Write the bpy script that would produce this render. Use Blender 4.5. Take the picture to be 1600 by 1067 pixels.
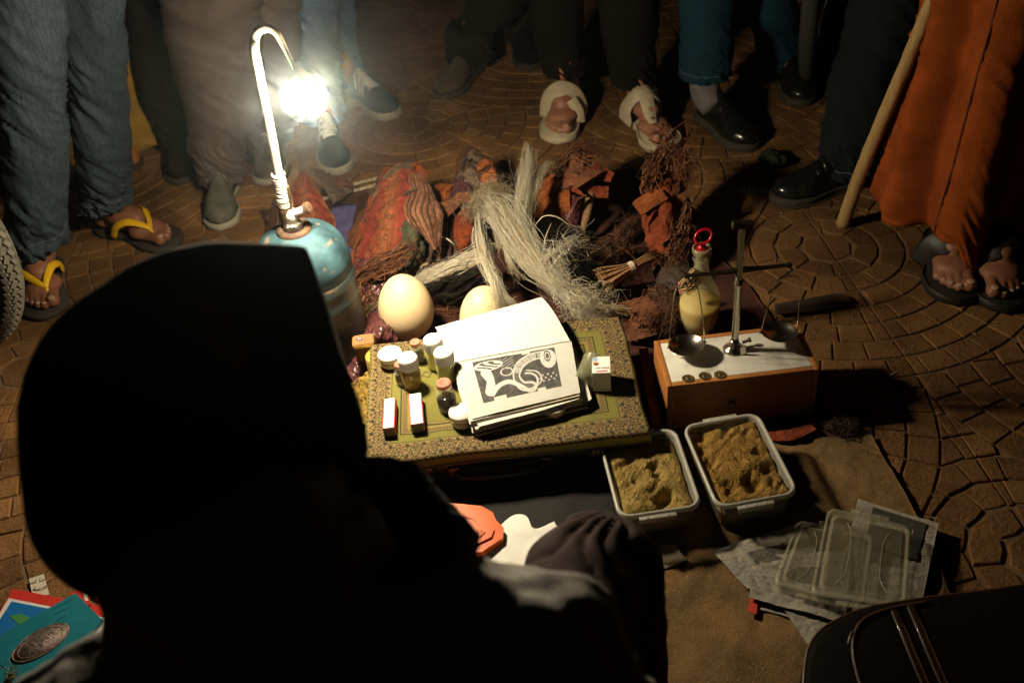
import bpy, bmesh, math, random
import numpy as np
from mathutils import Vector, Matrix, noise as mn
random.seed(7); rng = np.random.default_rng(7)
S = bpy.context.scene
COL = S.collection
for o in list(bpy.data.objects): bpy.data.objects.remove(o)

# ---------------------------------------------------------------- camera, world, exposure
H = 1.35; TH = math.radians(39); PHI = 0.115; F = 1556.0
fw = np.array([0, math.cos(TH), -math.sin(TH)])
r0 = np.array([1.0, 0, 0]); u0 = np.array([0, math.sin(TH), math.cos(TH)])
CR = r0*math.cos(PHI) - u0*math.sin(PHI); CU = u0*math.cos(PHI) + r0*math.sin(PHI)
CAM = np.array([0, 0, H])
cd = bpy.data.cameras.new('camera'); cam = bpy.data.objects.new('camera', cd); COL.objects.link(cam)
cam.matrix_world = Matrix(((CR[0], CU[0], -fw[0], 0), (CR[1], CU[1], -fw[1], 0), (CR[2], CU[2], -fw[2], H), (0, 0, 0, 1)))
cd.sensor_width = 36; cd.lens = 36*F/1600; cd.clip_start = 0.02; cd.clip_end = 200
cd.dof.use_dof = True; cd.dof.focus_distance = 1.86; cd.dof.aperture_fstop = 4.5
S.camera = cam
w = bpy.data.worlds.new('World'); S.world = w; w.use_nodes = True
w.node_tree.nodes['Background'].inputs[0].default_value = (0.62, 0.52, 0.42, 1)
w.node_tree.nodes['Background'].inputs[1].default_value = 0.0015
S.view_settings.view_transform = 'Standard'; S.view_settings.look = 'None'
S.view_settings.exposure = 0; S.view_settings.gamma = 1
S.cycles.use_denoising = True
S.cycles.max_bounces = 6; S.cycles.diffuse_bounces = 1; S.cycles.glossy_bounces = 3
S.cycles.transmission_bounces = 6; S.cycles.transparent_max_bounces = 10; S.cycles.volume_bounces = 0
S.cycles.sample_clamp_indirect = 4
LAMP_W = 195.0; LAMP_COL = (1.0, 0.835, 0.575); AIR = 0.0095

def P(px, py, z):
    d = fw + CR*(px-800)/F - CU*(py-533.5)/F
    return CAM + d*((z-H)/d[2])
def PY(px, py, y):
    d = fw + CR*(px-800)/F - CU*(py-533.5)/F
    return CAM + d*(y/d[1])
def PD(px, py, dep):
    return CAM + (fw + CR*(px-800)/F - CU*(py-533.5)/F)*dep
LAMP = P(475, 150, .65)

# ---------------------------------------------------------------- materials
MC = {}
def mat(name, col=(.5, .5, .5), col2=None, rough=.7, ns=12, bump=0, bs=80, bd=.002, metal=0, vc=False, spec=.5, detail=5,
        trans=0, ior=1.45, alpha=1, coat=0, sheen=0, emit=None, es=0, sub=0, fleck=None, fleck_s=300, fleck_t=.7, stretch=None, stretch_b=None, scale_ramp=(.35, .65), per_obj=0, stain=0):
    if name in MC: return MC[name]
    m = bpy.data.materials.new(name); MC[name] = m; m.use_nodes = True
    nt = m.node_tree; N = nt.nodes; L = nt.links; b = N['Principled BSDF']
    def inp(k, v):
        if k in b.inputs: b.inputs[k].default_value = v
    inp('Roughness', rough); inp('Metallic', metal); inp('Specular IOR Level', spec)
    inp('Transmission Weight', trans); inp('IOR', ior); inp('Alpha', alpha); inp('Coat Weight', coat); inp('Sheen Weight', sheen)
    if sub: inp('Subsurface Weight', sub); inp('Subsurface Radius', (.01, .006, .003)); inp('Subsurface Scale', 1.0)
    if emit: inp('Emission Color', (*emit, 1)); inp('Emission Strength', es)
    tc = N.new('ShaderNodeTexCoord')
    def mapped(sc):
        mp = N.new('ShaderNodeMapping'); L.new(tc.outputs['Object'], mp.inputs[0]); mp.inputs['Scale'].default_value = sc; return mp.outputs[0]
    cv = mapped(stretch or (1, 1, 1)); bv = mapped(stretch_b or stretch or (1, 1, 1))
    src = None
    if vc:
        a = N.new('ShaderNodeVertexColor'); a.layer_name = 'Col'; src = a.outputs[0]
    def ramp(v, lo, hi):
        r = N.new('ShaderNodeMapRange'); r.inputs[1].default_value = lo; r.inputs[2].default_value = hi; L.new(v, r.inputs[0]); return r.outputs[0]
    def noise(vec, s, det=detail, rg=.6):
        n = N.new('ShaderNodeTexNoise'); n.inputs['Scale'].default_value = s; n.inputs['Detail'].default_value = det; n.inputs['Roughness'].default_value = rg
        L.new(vec, n.inputs['Vector']); return n.outputs['Fac']
    def mix(f, a, c, mode='MIX'):
        x = N.new('ShaderNodeMix'); x.data_type = 'RGBA'; x.blend_type = mode
        if hasattr(f, 'links'): L.new(f, x.inputs[0])
        else: x.inputs[0].default_value = f
        for i, v in ((6, a), (7, c)):
            if hasattr(v, 'links'): L.new(v, x.inputs[i])
            else: x.inputs[i].default_value = (*v, 1)
        return x.outputs[2]
    if src is None:
        src = mix(ramp(noise(cv, ns), *scale_ramp), col, col2) if col2 else None
    elif col2:
        src = mix(ramp(noise(cv, ns), *scale_ramp), src, mix(1.0, src, col2, 'MULTIPLY'))
    if fleck:
        base = src if src is not None else col
        src = mix(ramp(noise(bv, fleck_s, 2), fleck_t, fleck_t+.08), base, fleck)
    if stain:
        src = mix(ramp(noise(cv, 1.7, 6, .7), .42, .60), src, mix(1.0, src, (stain, stain*.95, stain*.9), 'MULTIPLY'))
        src = mix(ramp(noise(cv, 38, 4, .7), .60, .70), src, mix(1.0, src, (.72, .70, .68), 'MULTIPLY'))
    if per_obj:
        oi = N.new('ShaderNodeObjectInfo'); ge = N.new('ShaderNodeNewGeometry'); sm_ = N.new('ShaderNodeMath'); sm_.operation = 'ADD'; L.new(oi.outputs['Random'], sm_.inputs[0]); L.new(ge.outputs['Random Per Island'], sm_.inputs[1]); fr_ = N.new('ShaderNodeMath'); fr_.operation = 'FRACT'; L.new(sm_.outputs[0], fr_.inputs[0]); r = N.new('ShaderNodeMapRange'); L.new(fr_.outputs[0], r.inputs[0])
        r.inputs[3].default_value = 1-per_obj; r.inputs[4].default_value = 1+per_obj
        h = N.new('ShaderNodeHueSaturation'); L.new(r.outputs[0], h.inputs['Value'])
        if hasattr(src, 'links'): L.new(src, h.inputs['Color'])
        else: h.inputs['Color'].default_value = (*col, 1)
        src = h.outputs[0]
    if src is not None: L.new(src, b.inputs['Base Color'])
    else: b.inputs['Base Color'].default_value = (*col, 1)
    if bump:
        bp = N.new('ShaderNodeBump'); bp.inputs['Strength'].default_value = bump; bp.inputs['Distance'].default_value = bd
        L.new(noise(bv, bs, 6, .65), bp.inputs['Height']); L.new(bp.outputs[0], b.inputs['Normal'])
    return m

# ---------------------------------------------------------------- geometry helpers
def link(o, parent=None):
    COL.objects.link(o)
    if parent is not None:
        o.parent = parent; o.matrix_parent_inverse = Matrix.Translation(parent.location).inverted()
    return o
def mobj(name, vs, fs, m=None, parent=None, smooth=True, cols=None, mesh_only=False):
    me = bpy.data.meshes.new(name)
    me.from_pydata(np.asarray(vs, float).tolist(), [], fs if isinstance(fs, list) else np.asarray(fs).tolist()); me.update()
    if len(fs) < 4000:
        bm_ = bmesh.new(); bm_.from_mesh(me); bmesh.ops.recalc_face_normals(bm_, faces=bm_.faces[:]); bm_.to_mesh(me); bm_.free()
    if smooth:
        me.polygons.foreach_set('use_smooth', np.ones(len(me.polygons), bool))
    if cols is not None:
        a = me.color_attributes.new('Col', 'FLOAT_COLOR', 'POINT')
        c = np.ones((len(me.vertices), 4), np.float32); c[:len(cols), :3] = cols; a.data.foreach_set('color', c.ravel())
    if m: me.materials.append(m)
    if mesh_only: return me
    return link(bpy.data.objects.new(name, me), parent)
def thing(name, label, cat, loc, group=None):
    o = bpy.data.objects.new(name, None); o.location = Vector([float(v) for v in loc]); o.empty_display_size = .02
    link(o); o['label'] = label; o['category'] = cat
    if group: o['group'] = group
    return o
def tag(o, label, cat, group=None):
    o['label'] = label; o['category'] = cat
    if group: o['group'] = group
    return o
class MB:
    def __init__(s): s.v = []; s.f = []; s.n = 0
    def add(s, vf):
        v, f = vf; s.v.append(np.asarray(v, float)); s.f += [tuple(i+s.n for i in q) for q in f]; s.n += len(v); return s
    def build(s, name, m, parent=None, smooth=True): return mobj(name, np.vstack(s.v), s.f, m, parent, smooth)
def gridfaces(nu, nv, wu=False, wv=False, off=0):
    f = []
    for i in range(nu if wu else nu-1):
        for j in range(nv if wv else nv-1):
            a = i*nv+j; b_ = ((i+1) % nu)*nv+j; c = ((i+1) % nu)*nv+(j+1) % nv; d = i*nv+(j+1) % nv
            f.append((a+off, b_+off, c+off, d+off))
    return f
def box(c, s, rot=0, bev=.0, tilt=None):
    c = np.asarray(c, float); s = np.asarray(s, float)/2; bv = min(bev, *(s*.9)) if bev else 0
    if not bv:
        v = np.array([(x, y, z) for x in (-1, 1) for y in (-1, 1) for z in (-1, 1)])*s
        f = [(0, 1, 3, 2), (4, 6, 7, 5), (0, 4, 5, 1), (2, 3, 7, 6), (0, 2, 6, 4), (1, 5, 7, 3)]
    else:
        bm = bmesh.new(); bmesh.ops.create_cube(bm, size=1)
        for q in bm.verts: q.co = Vector([q.co[i]*2*s[i] for i in range(3)])
        bmesh.ops.bevel(bm, geom=bm.edges[:], offset=bv, segments=2, affect='EDGES', profile=.5)
        bm.verts.ensure_lookup_table(); v = np.array([q.co[:] for q in bm.verts]); f = [tuple(q.index for q in p.verts) for p in bm.faces]; bm.free()
    if tilt is not None: v = v@np.array(tilt).T
    cr, sr = math.cos(rot), math.sin(rot)
    v = v@np.array([[cr, sr, 0], [-sr, cr, 0], [0, 0, 1]])
    return v+c, f
def lathe(c, prof, n=32, ax=None, cap=True):
    c = np.asarray(c, float); pr = np.array(prof, float); t = np.linspace(0, 2*math.pi, n, endpoint=False)
    v = np.stack([np.outer(pr[:, 0], np.cos(t)), np.outer(pr[:, 0], np.sin(t)), np.repeat(pr[:, 1:2], n, 1)], -1).reshape(-1, 3)
    f = [(i*n+j, i*n+(j+1) % n, (i+1)*n+(j+1) % n, (i+1)*n+j) for i in range(len(pr)-1) for j in range(n)]
    if cap:
        if pr[0, 0] > 1e-6: f.append(tuple(range(n))[::-1])
        if pr[-1, 0] > 1e-6: f.append(tuple((len(pr)-1)*n+j for j in range(n)))
    if ax is not None:
        q = Vector((0, 0, 1)).rotation_difference(Vector([float(a) for a in ax])).to_matrix(); v = v@np.array(q).T
    return v+c, f
def spline(pts, n):
    pts = np.asarray(pts, float); k = len(pts)
    if k == 2:
        t = np.linspace(0, 1, n)[:, None]; return pts[0]*(1-t)+pts[1]*t
    e = np.vstack([2*pts[0]-pts[1], pts, 2*pts[-1]-pts[-2]])
    t = np.linspace(0, k-1-1e-9, n); i = t.astype(int); u = (t-i)[:, None]
    p0, p1, p2, p3 = e[i], e[i+1], e[i+2], e[i+3]
    return .5*((2*p1)+(-p0+p2)*u+(2*p0-5*p1+4*p2-p3)*u*u+(-p0+3*p1-3*p2+p3)*u**3)
def frames(pts):
    t = np.gradient(pts, axis=0); t /= np.linalg.norm(t, axis=1)[:, None]+1e-12
    a = np.array([0, 0, 1.]) if abs(t[0, 2]) < .9 else np.array([0, 1., 0])
    n = []; prev = a-t[0]*(a@t[0]); prev /= np.linalg.norm(prev)
    for q in t:
        prev = prev-q*(prev@q); prev /= np.linalg.norm(prev)+1e-12; n.append(prev.copy())
    n = np.array(n); return t, n, np.cross(t, n)
def tube(pts, r, n=10, m=None, closed=False, cap=True, flat=1.0):
    pts = np.asarray(pts, float)
    if m: pts = spline(pts, m)
    r = np.interp(np.linspace(0, 1, len(pts)), np.linspace(0, 1, np.size(r)), np.atleast_1d(r)) if np.size(r) > 1 else np.full(len(pts), float(r))
    t, a, b = frames(pts); th = np.linspace(0, 2*math.pi, n, endpoint=False)
    v = pts[:, None]+r[:, None, None]*(np.cos(th)[None, :, None]*a[:, None]*flat+np.sin(th)[None, :, None]*b[:, None])
    f = gridfaces(len(pts), n, closed, True)
    if cap and not closed: f += [tuple(range(n)), tuple((len(pts)-1)*n+j for j in range(n))[::-1]]
    return v.reshape(-1, 3), f
def fnoise(p, s, seed=0):
    """smooth pseudo noise of points (vectorised sum of sines)"""
    r = np.random.default_rng(seed); o = np.zeros(len(p))
    for k in range(14):
        d = r.normal(size=p.shape[1]); d /= np.linalg.norm(d); fr = s*(.5+1.8*r.random())
        o += np.sin(p@d*fr*6.28+r.random()*6.28+1.5*np.sin(p@np.roll(d, 1)*fr*3+r.random()*6))/(1+.25*k)
    return o/3
def plate_poly(pts2, ztop, thick, m, name, parent=None, smooth=False, wav=0):
    pts2 = np.asarray(pts2)[:, :2]; n = len(pts2)
    v = np.vstack([np.c_[pts2, np.full(n, ztop)], np.c_[pts2, np.full(n, ztop-thick)]])
    f = [tuple(range(n)), tuple(range(2*n-1, n-1, -1))]+[(i, n+i, n+(i+1) % n, (i+1) % n) for i in range(n)]
    return mobj(name, v, f, m, parent, smooth)
def pxpoly(l, z): return np.array([P(x, y, z)[:2] for x, y in l])
def ellips(lst, name, m, parent, vox=.004, smooth=3, disp=None):
    """one continuous body: ellipsoids (centre, radii, optional rot matrix) and capsules fused by a voxel remesh"""
    mb = MB()
    for e in lst:
        if e[0] == 'e':
            bm = bmesh.new(); bmesh.ops.create_icosphere(bm, subdivisions=3, radius=1)
            v = np.array([q.co[:] for q in bm.verts])*np.array(e[2]); f = [tuple(q.index for q in p.verts) for p in bm.faces]; bm.free()
            if len(e) > 3: v = v@np.array(e[3]).T
            mb.add((v+np.array(e[1]), f))
        else:
            mb.add(tube(e[1], e[2], 20, max(6, 5*len(e[1]))))
            for q, r in ((e[1][0], np.atleast_1d(e[2])[0]), (e[1][-1], np.atleast_1d(e[2])[-1])):
                bm = bmesh.new(); bmesh.ops.create_icosphere(bm, subdivisions=2, radius=float(r))
                v = np.array([k.co[:] for k in bm.verts])+np.array(q); mb.add((v, [tuple(k.index for k in p.verts) for p in bm.faces])); bm.free()
    o = mb.build(name, m, parent)
    md = o.modifiers.new('r', 'REMESH'); md.mode = 'VOXEL'; md.voxel_size = vox; md.use_smooth_shade = True
    if smooth:
        sm = o.modifiers.new('s', 'SMOOTH'); sm.iterations = smooth; sm.factor = .5
    dg = bpy.context.evaluated_depsgraph_get(); dg.update()
    me = bpy.data.meshes.new_from_object(o.evaluated_get(dg)); o.modifiers.clear(); o.data = me
    if disp is not None:
        v = np.empty(len(me.vertices)*3); me.vertices.foreach_get('co', v); v = v.reshape(-1, 3)
        nn = np.empty(len(me.vertices)*3); me.vertices.foreach_get('normal', nn); nn = nn.reshape(-1, 3)
        v += nn*disp(v)[:, None]; me.vertices.foreach_set('co', v.ravel()); me.update()
    me.polygons.foreach_set('use_smooth', np.ones(len(me.polygons), bool))
    return o
def sheet(name, rows, m, parent=None, nu=70, nv=70, amp=.004, fs=18, thick=.0022, paint=None, seed=0, ragged=0, two=True):
    """a crumpled sheet through a net of control points, given a real thickness"""
    G = np.array([[np.asarray(p, float) for p in r] for r in rows])
    A = np.array([spline(G[i], nv) for i in range(G.shape[0])])
    g = np.stack([spline(A[:, j], nu) for j in range(nv)], 1)
    if ragged:
        k = fnoise(np.linspace(0, 1, nv)[:, None]*np.ones((1, 2)), 9, seed+5)
        e = g[-1]-g[-6]; g[-8:] += (np.linspace(0, 1, 8)[:, None, None]*e[None]*(k*ragged)[None, :, None])
    du = np.gradient(g, axis=0); dv = np.gradient(g, axis=1); n = np.cross(du, dv); n /= np.linalg.norm(n, axis=2)[..., None]+1e-9
    q = g.reshape(-1, 3); d = fnoise(q, fs, seed)*amp+np.abs(fnoise(q, fs*2.3, seed+1))*amp*.7
    d += np.abs(fnoise(q, fs*4.5, seed+2))*amp*.38-np.clip(np.abs(fnoise(q, fs*1.3, seed+3)), 0, .25)*-amp*1.6
    up = q+n.reshape(-1, 3)*d[:, None]; lo = up-n.reshape(-1, 3)*thick
    f = gridfaces(nu, nv); N = nu*nv
    f2 = f+[tuple(i+N for i in t)[::-1] for t in f]
    rim = [i*nv for i in range(nu)]+[(nu-1)*nv+j for j in range(1, nv)]+[i*nv+nv-1 for i in range(nu-2, -1, -1)]+[j for j in range(nv-2, 0, -1)]
    f2 += [(rim[i], rim[(i+1) % len(rim)], rim[(i+1) % len(rim)]+N, rim[i]+N) for i in range(len(rim))]
    cols = None
    if paint:
        U, V = np.meshgrid(np.linspace(0, 1, nu), np.linspace(0, 1, nv), indexing='ij'); c = paint(U.ravel(), V.ravel()); cols = np.vstack([c, c*.6])
    return mobj(name, np.vstack([up, lo]), f2, m, parent, True, cols)
def strands(name, ctrl, spread, n, rad, m, parent=None, k=10, wander=.004, stray=.05, tip=.25, part=(0, 1), seed=1, sides=3, flat=(1, 1, 1), cols=None, curl=0, clumps=0):
    r = np.random.default_rng(seed); c = spline(ctrl, 40); sp = np.interp(np.linspace(0, 1, 40), np.linspace(0, 1, len(spread)), spread)
    s0 = r.uniform(part[0], part[0]+.35*(part[1]-part[0]), n); s1 = r.uniform(part[0]+.6*(part[1]-part[0]), part[1], n)
    d = r.normal(size=(n, 3)); d /= np.linalg.norm(d, axis=1)[:, None]; d *= (r.random(n)**.5)[:, None]*np.array(flat)
    ci_ = r.integers(0, max(clumps, 1), n)
    if clumps:
        dc = r.normal(size=(clumps, 3)); dc /= np.linalg.norm(dc, axis=1)[:, None]; dc *= (r.random(clumps)**.45)[:, None]*np.array(flat); d = dc[ci_]+d*.20
    st = r.random(n) < stray; d[st] *= 1.9; d[st] += r.normal(size=(st.sum(), 3))*.35
    T = s0[:, None]+(s1-s0)[:, None]*np.linspace(0, 1, k)[None]
    ii = T*39; i0 = np.clip(ii.astype(int), 0, 38); fr = (ii-i0)[..., None]
    pos = c[i0]*(1-fr)+c[i0+1]*fr; spr = np.interp(T.ravel(), np.linspace(0, 1, 40), sp).reshape(T.shape)
    pos = pos+d[:, None]*spr[..., None]
    ph = r.random((n, 3))*6.28; fq = r.uniform(1, 3, (n, 1, 3))
    if clumps:
        phc = r.random((clumps, 3))*6.28; fqc = r.uniform(.6, 1.8, (clumps, 1, 3)); tt_ = np.linspace(0, 1, k)[None, :, None]; pos += np.sin(tt_*6.28*fqc[ci_]+phc[ci_][:, None])*.0065*np.linspace(.2, 1, k)[None, :, None]
    t = np.linspace(0, 1, k)[None, :, None]
    pos += np.sin(t*6.28*fq+ph[:, None])*wander*np.linspace(.3, 1, k)[None, :, None]*(1+2*st[:, None, None])
    if curl: pos += np.sin(t*6.28*fq*2.5+ph[:, None]*2)*curl
    pos[..., 2] = np.maximum(pos[..., 2], .008)
    tg = np.gradient(pos, axis=1); tg /= np.linalg.norm(tg, axis=2)[..., None]+1e-9
    a = np.cross(tg, np.array([.3, .5, .81])); a /= np.linalg.norm(a, axis=2)[..., None]+1e-9; b = np.cross(tg, a)
    R = rad*(r.uniform(.6, 1.3, n)[:, None])*np.linspace(1, tip, k)[None]
    th = np.linspace(0, 2*math.pi, sides, endpoint=False)
    v = pos[:, :, None]+R[..., None, None]*(np.cos(th)[None, None, :, None]*a[:, :, None]+np.sin(th)[None, None, :, None]*b[:, :, None])
    base = np.arange(n)[:, None, None]*k*sides+np.arange(k-1)[None, :, None]*sides; j = np.arange(sides)[None, None]; j2 = (j+1) % sides
    f = np.stack([base+j, base+j2, base+sides+j2, base+sides+j], -1).reshape(-1, 4)
    cc = None
    if cols is not None:
        ci = r.choice(len(cols), n, p=None); cc = np.repeat((np.array(cols)[ci]*r.uniform(.8, 1.15, (n, 1))), k*sides, 0)
    return mobj(name, v.reshape(-1, 3), f, m, parent, True, cc)
FONT = {}
def text(body, size, m, parent, origin, xdir, ydir, name='lettering', depth=0.0003, off=.0005):
    cu = bpy.data.curves.new('t', 'FONT'); cu.body = body; cu.size = size; cu.extrude = depth/2; cu.align_x = 'CENTER'; cu.align_y = 'CENTER'
    to = bpy.data.objects.new('t', cu); COL.objects.link(to); dg = bpy.context.evaluated_depsgraph_get(); dg.update()
    me = bpy.data.meshes.new_from_object(to.evaluated_get(dg)); bpy.data.objects.remove(to)
    x = Vector([float(a) for a in xdir]).normalized(); y = Vector([float(a) for a in ydir]); y = (y-x*y.dot(x)).normalized(); z = x.cross(y)
    M = Matrix(((x[0], y[0], z[0], origin[0]+z[0]*off), (x[1], y[1], z[1], origin[1]+z[1]*off), (x[2], y[2], z[2], origin[2]+z[2]*off), (0, 0, 0, 1)))
    me.transform(M); me.materials.clear(); me.materials.append(m)
    return link(bpy.data.objects.new(name, me), parent)

# ---------------------------------------------------------------- ground: stamped fan paving
m_stone = mat('paving_concrete', (.285, .142, .048), (.16, .078, .028), stain=.55, rough=.80, ns=7, bump=1, bs=150, bd=.006, fleck=(.36, .22, .12), fleck_s=230, fleck_t=.60, per_obj=.22, spec=.25)
m_grout = mat('paving_joint', (.20, .125, .065), (.10, .055, .028), rough=.95, ns=30, bump=.6, bs=200)
ground = mobj('ground', [(-30, -30, -.0042), (30, -30, -.0042), (30, 30, -.0042), (-30, 30, -.0042)], [(0, 1, 2, 3)], m_grout, None, False); ground['kind'] = 'structure'
ground['label'] = 'reddish brown stamped paving of fan rows under the stall and the bystanders'
def clip(poly, p, n):
    out = []; k = len(poly)
    for i in range(k):
        a, b_ = poly[i], poly[(i+1) % k]; da = (a-p)@n; db = (b_-p)@n
        if da >= 0: out.append(a)
        if (da >= 0) != (db >= 0): out.append(a+(b_-a)*(da/(da-db)))
    return out
la = P(1283, 370, 0)[:2]; lb = P(1500, 680, 0)[:2]; ld = (lb-la)/np.linalg.norm(lb-la); ln = np.array([-ld[1], ld[0]])
C0 = P(1292, 386, 0)[:2]
FR = .46; NR = 8; dr = FR/NR; JR = .0013
ax = np.array([ld[1], -ld[0]]); ay = ld
def w2l(p): return np.array([(p-C0)@ax, (p-C0)@ay])
def l2w(q): return C0+ax*q[0]+ay*q[1]
cells = []
for row in range(-9, 10):
    for colm in range(-8, 9):
        cx = (colm+.5*(row % 2))*2*FR; cy = row*FR
        cw = l2w((cx, cy))
        if not (-2.9 < cw[0] < 2.9 and -.2 < cw[1] < 5.4): continue
        for k in range(NR):
            ra, rb = k*dr, (k+1)*dr; rm = (ra+rb)/2
            na = 1 if k == 0 else max(3, int(round(2*math.pi*rm/.066))); ph0 = random.random()
            for a in range(na):
                if k == 0: poly = [np.array((cx+rb*math.cos(t), cy+rb*math.sin(t))) for t in np.linspace(0, 2*math.pi, 9)[:-1]]
                else:
                    t0 = (a+ph0)*2*math.pi/na; t1 = t0+2*math.pi/na
                    poly = [np.array((cx+ra*math.cos(t), cy+ra*math.sin(t))) for t in (t0, (t0+t1)/2, t1)]+[np.array((cx+rb*math.cos(t), cy+rb*math.sin(t))) for t in (t1, (t0+t1)/2, t0)]
                    jt = [random.uniform(-.004, .004) for _ in range(2)]
                ok = True
                for sx in (-1, 1):
                    o = np.array((cx+sx*FR, cy-FR)); g = sum(poly)/len(poly); dd = g-o; dl = np.linalg.norm(dd)
                    if dl < FR-.03: ok = False; break
                    dists = [np.linalg.norm(q-o) for q in poly]
                    if min(dists) < FR: 
                        n_ = dd/dl; poly = clip(poly, o+n_*(FR+.0005), n_)
                        if len(poly) < 3: ok = False; break
                if ok:
                    o = np.array((cx, cy-2*FR))
                    g = sum(poly)/len(poly)
                    if np.linalg.norm(g-o) < FR: ok = False
                if not ok: continue
                pw = [l2w(q) for q in poly]
                parts = []
                for off_ in (-2.76, -1.84, -.92, 0, .92, 1.84, 2.76):
                    pass
                kx = round(((sum(pw)/len(pw)-la)@ln)/.92)*.92
                pp = la+ln*kx
                for sgn in (1, -1):
                    c = clip(pw, pp, ln*sgn)
                    if len(c) >= 3: parts.append(c)
                cells += parts
stones = []
for c in cells:
    c = np.array(c); x, y = c[:, 0], c[:, 1]; ar = .5*(np.dot(x, np.roll(y, -1))-np.dot(y, np.roll(x, -1)))
    if ar < 0: c = c[::-1]
    if abs(ar) < .00035: continue
    g = c.mean(0)
    def inset(d):
        out = list(c)
        n = len(c)
        for i in range(n):
            a, b_ = c[i], c[(i+1) % n]; e = b_-a; l = np.linalg.norm(e)
            if l < 1e-5: continue
            nn = np.array([-e[1], e[0]])/l; out = clip(out, a+nn*d, nn)
            if len(out) < 3: return None
        return np.array(out)
    o1 = inset(JR); o2 = inset(JR+.0045)
    if o1 is None or o2 is None: continue
    def clean(q):
        keep = [q[0]]
        for t in q[1:]:
            if np.linalg.norm(t-keep[-1]) > .002: keep.append(t)
        if len(keep) > 3 and np.linalg.norm(keep[-1]-keep[0]) < .002: keep.pop()
        return np.array(keep)
    o1 = clean(o1)
    if len(o1) < 3: continue
    gg = o1.mean(0); rad = np.linalg.norm(o1-gg, axis=1)[:, None]
    o2 = gg+(o1-gg)*np.clip(1-.0032/rad, .3, 1)
    hz = random.gauss(0, .0005); tl = np.array([random.gauss(0, .009), random.gauss(0, .009)])
    n = len(o1)
    v = np.vstack([np.c_[o1, np.full(n, -.0043)], np.c_[o1+(o2-o1)*.30, -.0016+hz+(o1-gg)@tl], np.c_[o2, hz+(o2-gg)@tl]])
    f = [tuple(range(2*n, 3*n))]+[(i, (i+1) % n, n+(i+1) % n, n+i) for i in range(n)]+[(n+i, n+(i+1) % n, 2*n+(i+1) % n, 2*n+i) for i in range(n)]
    d = np.array([gg[0], gg[1], 0])-CAM; zc = d@fw; px = 800+F*(d@CR)/zc; py = 533.5-F*(d@CU)/zc
    size = abs(ar)/zc**2*(H/np.linalg.norm(d)) if (zc > 0 and -10 < px < 1610 and -10 < py < 1077) else 0
    if -.55 < gg[0] < .55 and 1.2 < gg[1] < 2.3: size = 0
    if 40 < px < 1240 and py > 700: size = 0
    if 60 < px < 560 and py > 440: size = 0
    stones.append((size, v, f))
stones.sort(key=lambda s: -s[0])
for s in stones[:300]: mobj('paving_stone', s[1], s[2], m_stone, ground, False)
rest = MB()
for s in stones[300:]: rest.add((s[1], s[2]))
ro = rest.build('paving_stones_rest', m_stone, ground, False); ro['kind'] = 'stuff'
# ---------------------------------------------------------------- lamp and gas bottle
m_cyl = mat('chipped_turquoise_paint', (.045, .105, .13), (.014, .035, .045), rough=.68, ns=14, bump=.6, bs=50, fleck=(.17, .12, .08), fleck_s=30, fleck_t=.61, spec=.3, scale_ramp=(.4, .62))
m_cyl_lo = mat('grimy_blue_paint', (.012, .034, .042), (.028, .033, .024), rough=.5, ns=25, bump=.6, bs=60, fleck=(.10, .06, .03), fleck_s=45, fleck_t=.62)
m_steel = mat('dull_steel', (.32, .30, .27), (.18, .15, .12), rough=.35, ns=60, metal=.9, bump=.3, bs=200)
m_brass = mat('dirty_brass', (.30, .21, .10), (.12, .09, .05), rough=.4, metal=.9, ns=60)
m_rust = mat('rusty_dark_metal', (.06, .04, .03), (.14, .07, .035), rough=.7, metal=.4, ns=80, bump=.5)
m_pipe = mat('chipped_white_paint', (.62, .55, .42), (.40, .30, .19), rough=.5, ns=35, bump=.3, bs=90, scale_ramp=(.48, .7))
m_tape = mat('white_tape', (.74, .70, .62), (.55, .50, .42), rough=.7, ns=120, bump=.5, bs=150)
gc = P(460, 360, .335); gx, gy = gc[0], gc[1]
cyl = thing('gas_bottle', 'chipped turquoise gas bottle standing beside the seated man, carrying the lamp pipe', 'gas bottle', (gx, gy, 0))
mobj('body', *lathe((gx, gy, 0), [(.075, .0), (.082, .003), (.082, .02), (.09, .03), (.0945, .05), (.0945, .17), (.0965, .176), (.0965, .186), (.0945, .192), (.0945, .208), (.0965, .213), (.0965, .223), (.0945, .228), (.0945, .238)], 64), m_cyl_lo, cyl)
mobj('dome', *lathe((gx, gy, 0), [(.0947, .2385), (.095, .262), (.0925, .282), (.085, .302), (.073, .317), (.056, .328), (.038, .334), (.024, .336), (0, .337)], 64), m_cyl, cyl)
mobj('foot_ring', *lathe((gx, gy, 0), [(.083, 0), (.085, .0), (.085, .018), (.083, .018)], 48, cap=False), m_rust, cyl)
mobj('collar', *lathe((gx, gy, 0), [(.034, .333), (.034, .341), (.026, .344), (.021, .342), (.021, .333)], 32, cap=False), m_rust, cyl)
vb = np.array([gx, gy, .338])
lp = thing('gas_lamp', 'lit gas lamp hanging from a hooked white pipe screwed into the turquoise gas bottle', 'gas lamp', vb)
mobj('nut', *lathe(vb, [(.019, .0), (.0195, .002), (.0195, .014), (.015, .017), (.010, .018), (.010, .028)], 6), m_steel, lp, False)
T2 = PD(400, 92, 1.665)
pb = vb+np.array([-.008, .0, .045])
lean = (T2-pb)/np.linalg.norm(T2-pb)
mobj('valve', *lathe(vb+np.array([0, 0, .016]), [(.012, 0), (.012, .022), (.009, .03)], 16), m_tape, lp)
vk = vb+np.array([0, 0, .034])
mobj('valve_knob', *tube([vk, vk+np.array([.020, -.004, .006]), vk+np.array([.032, -.006, .011])], [.0075, .0075, .0075], 14, 8), m_tape, lp)
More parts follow.
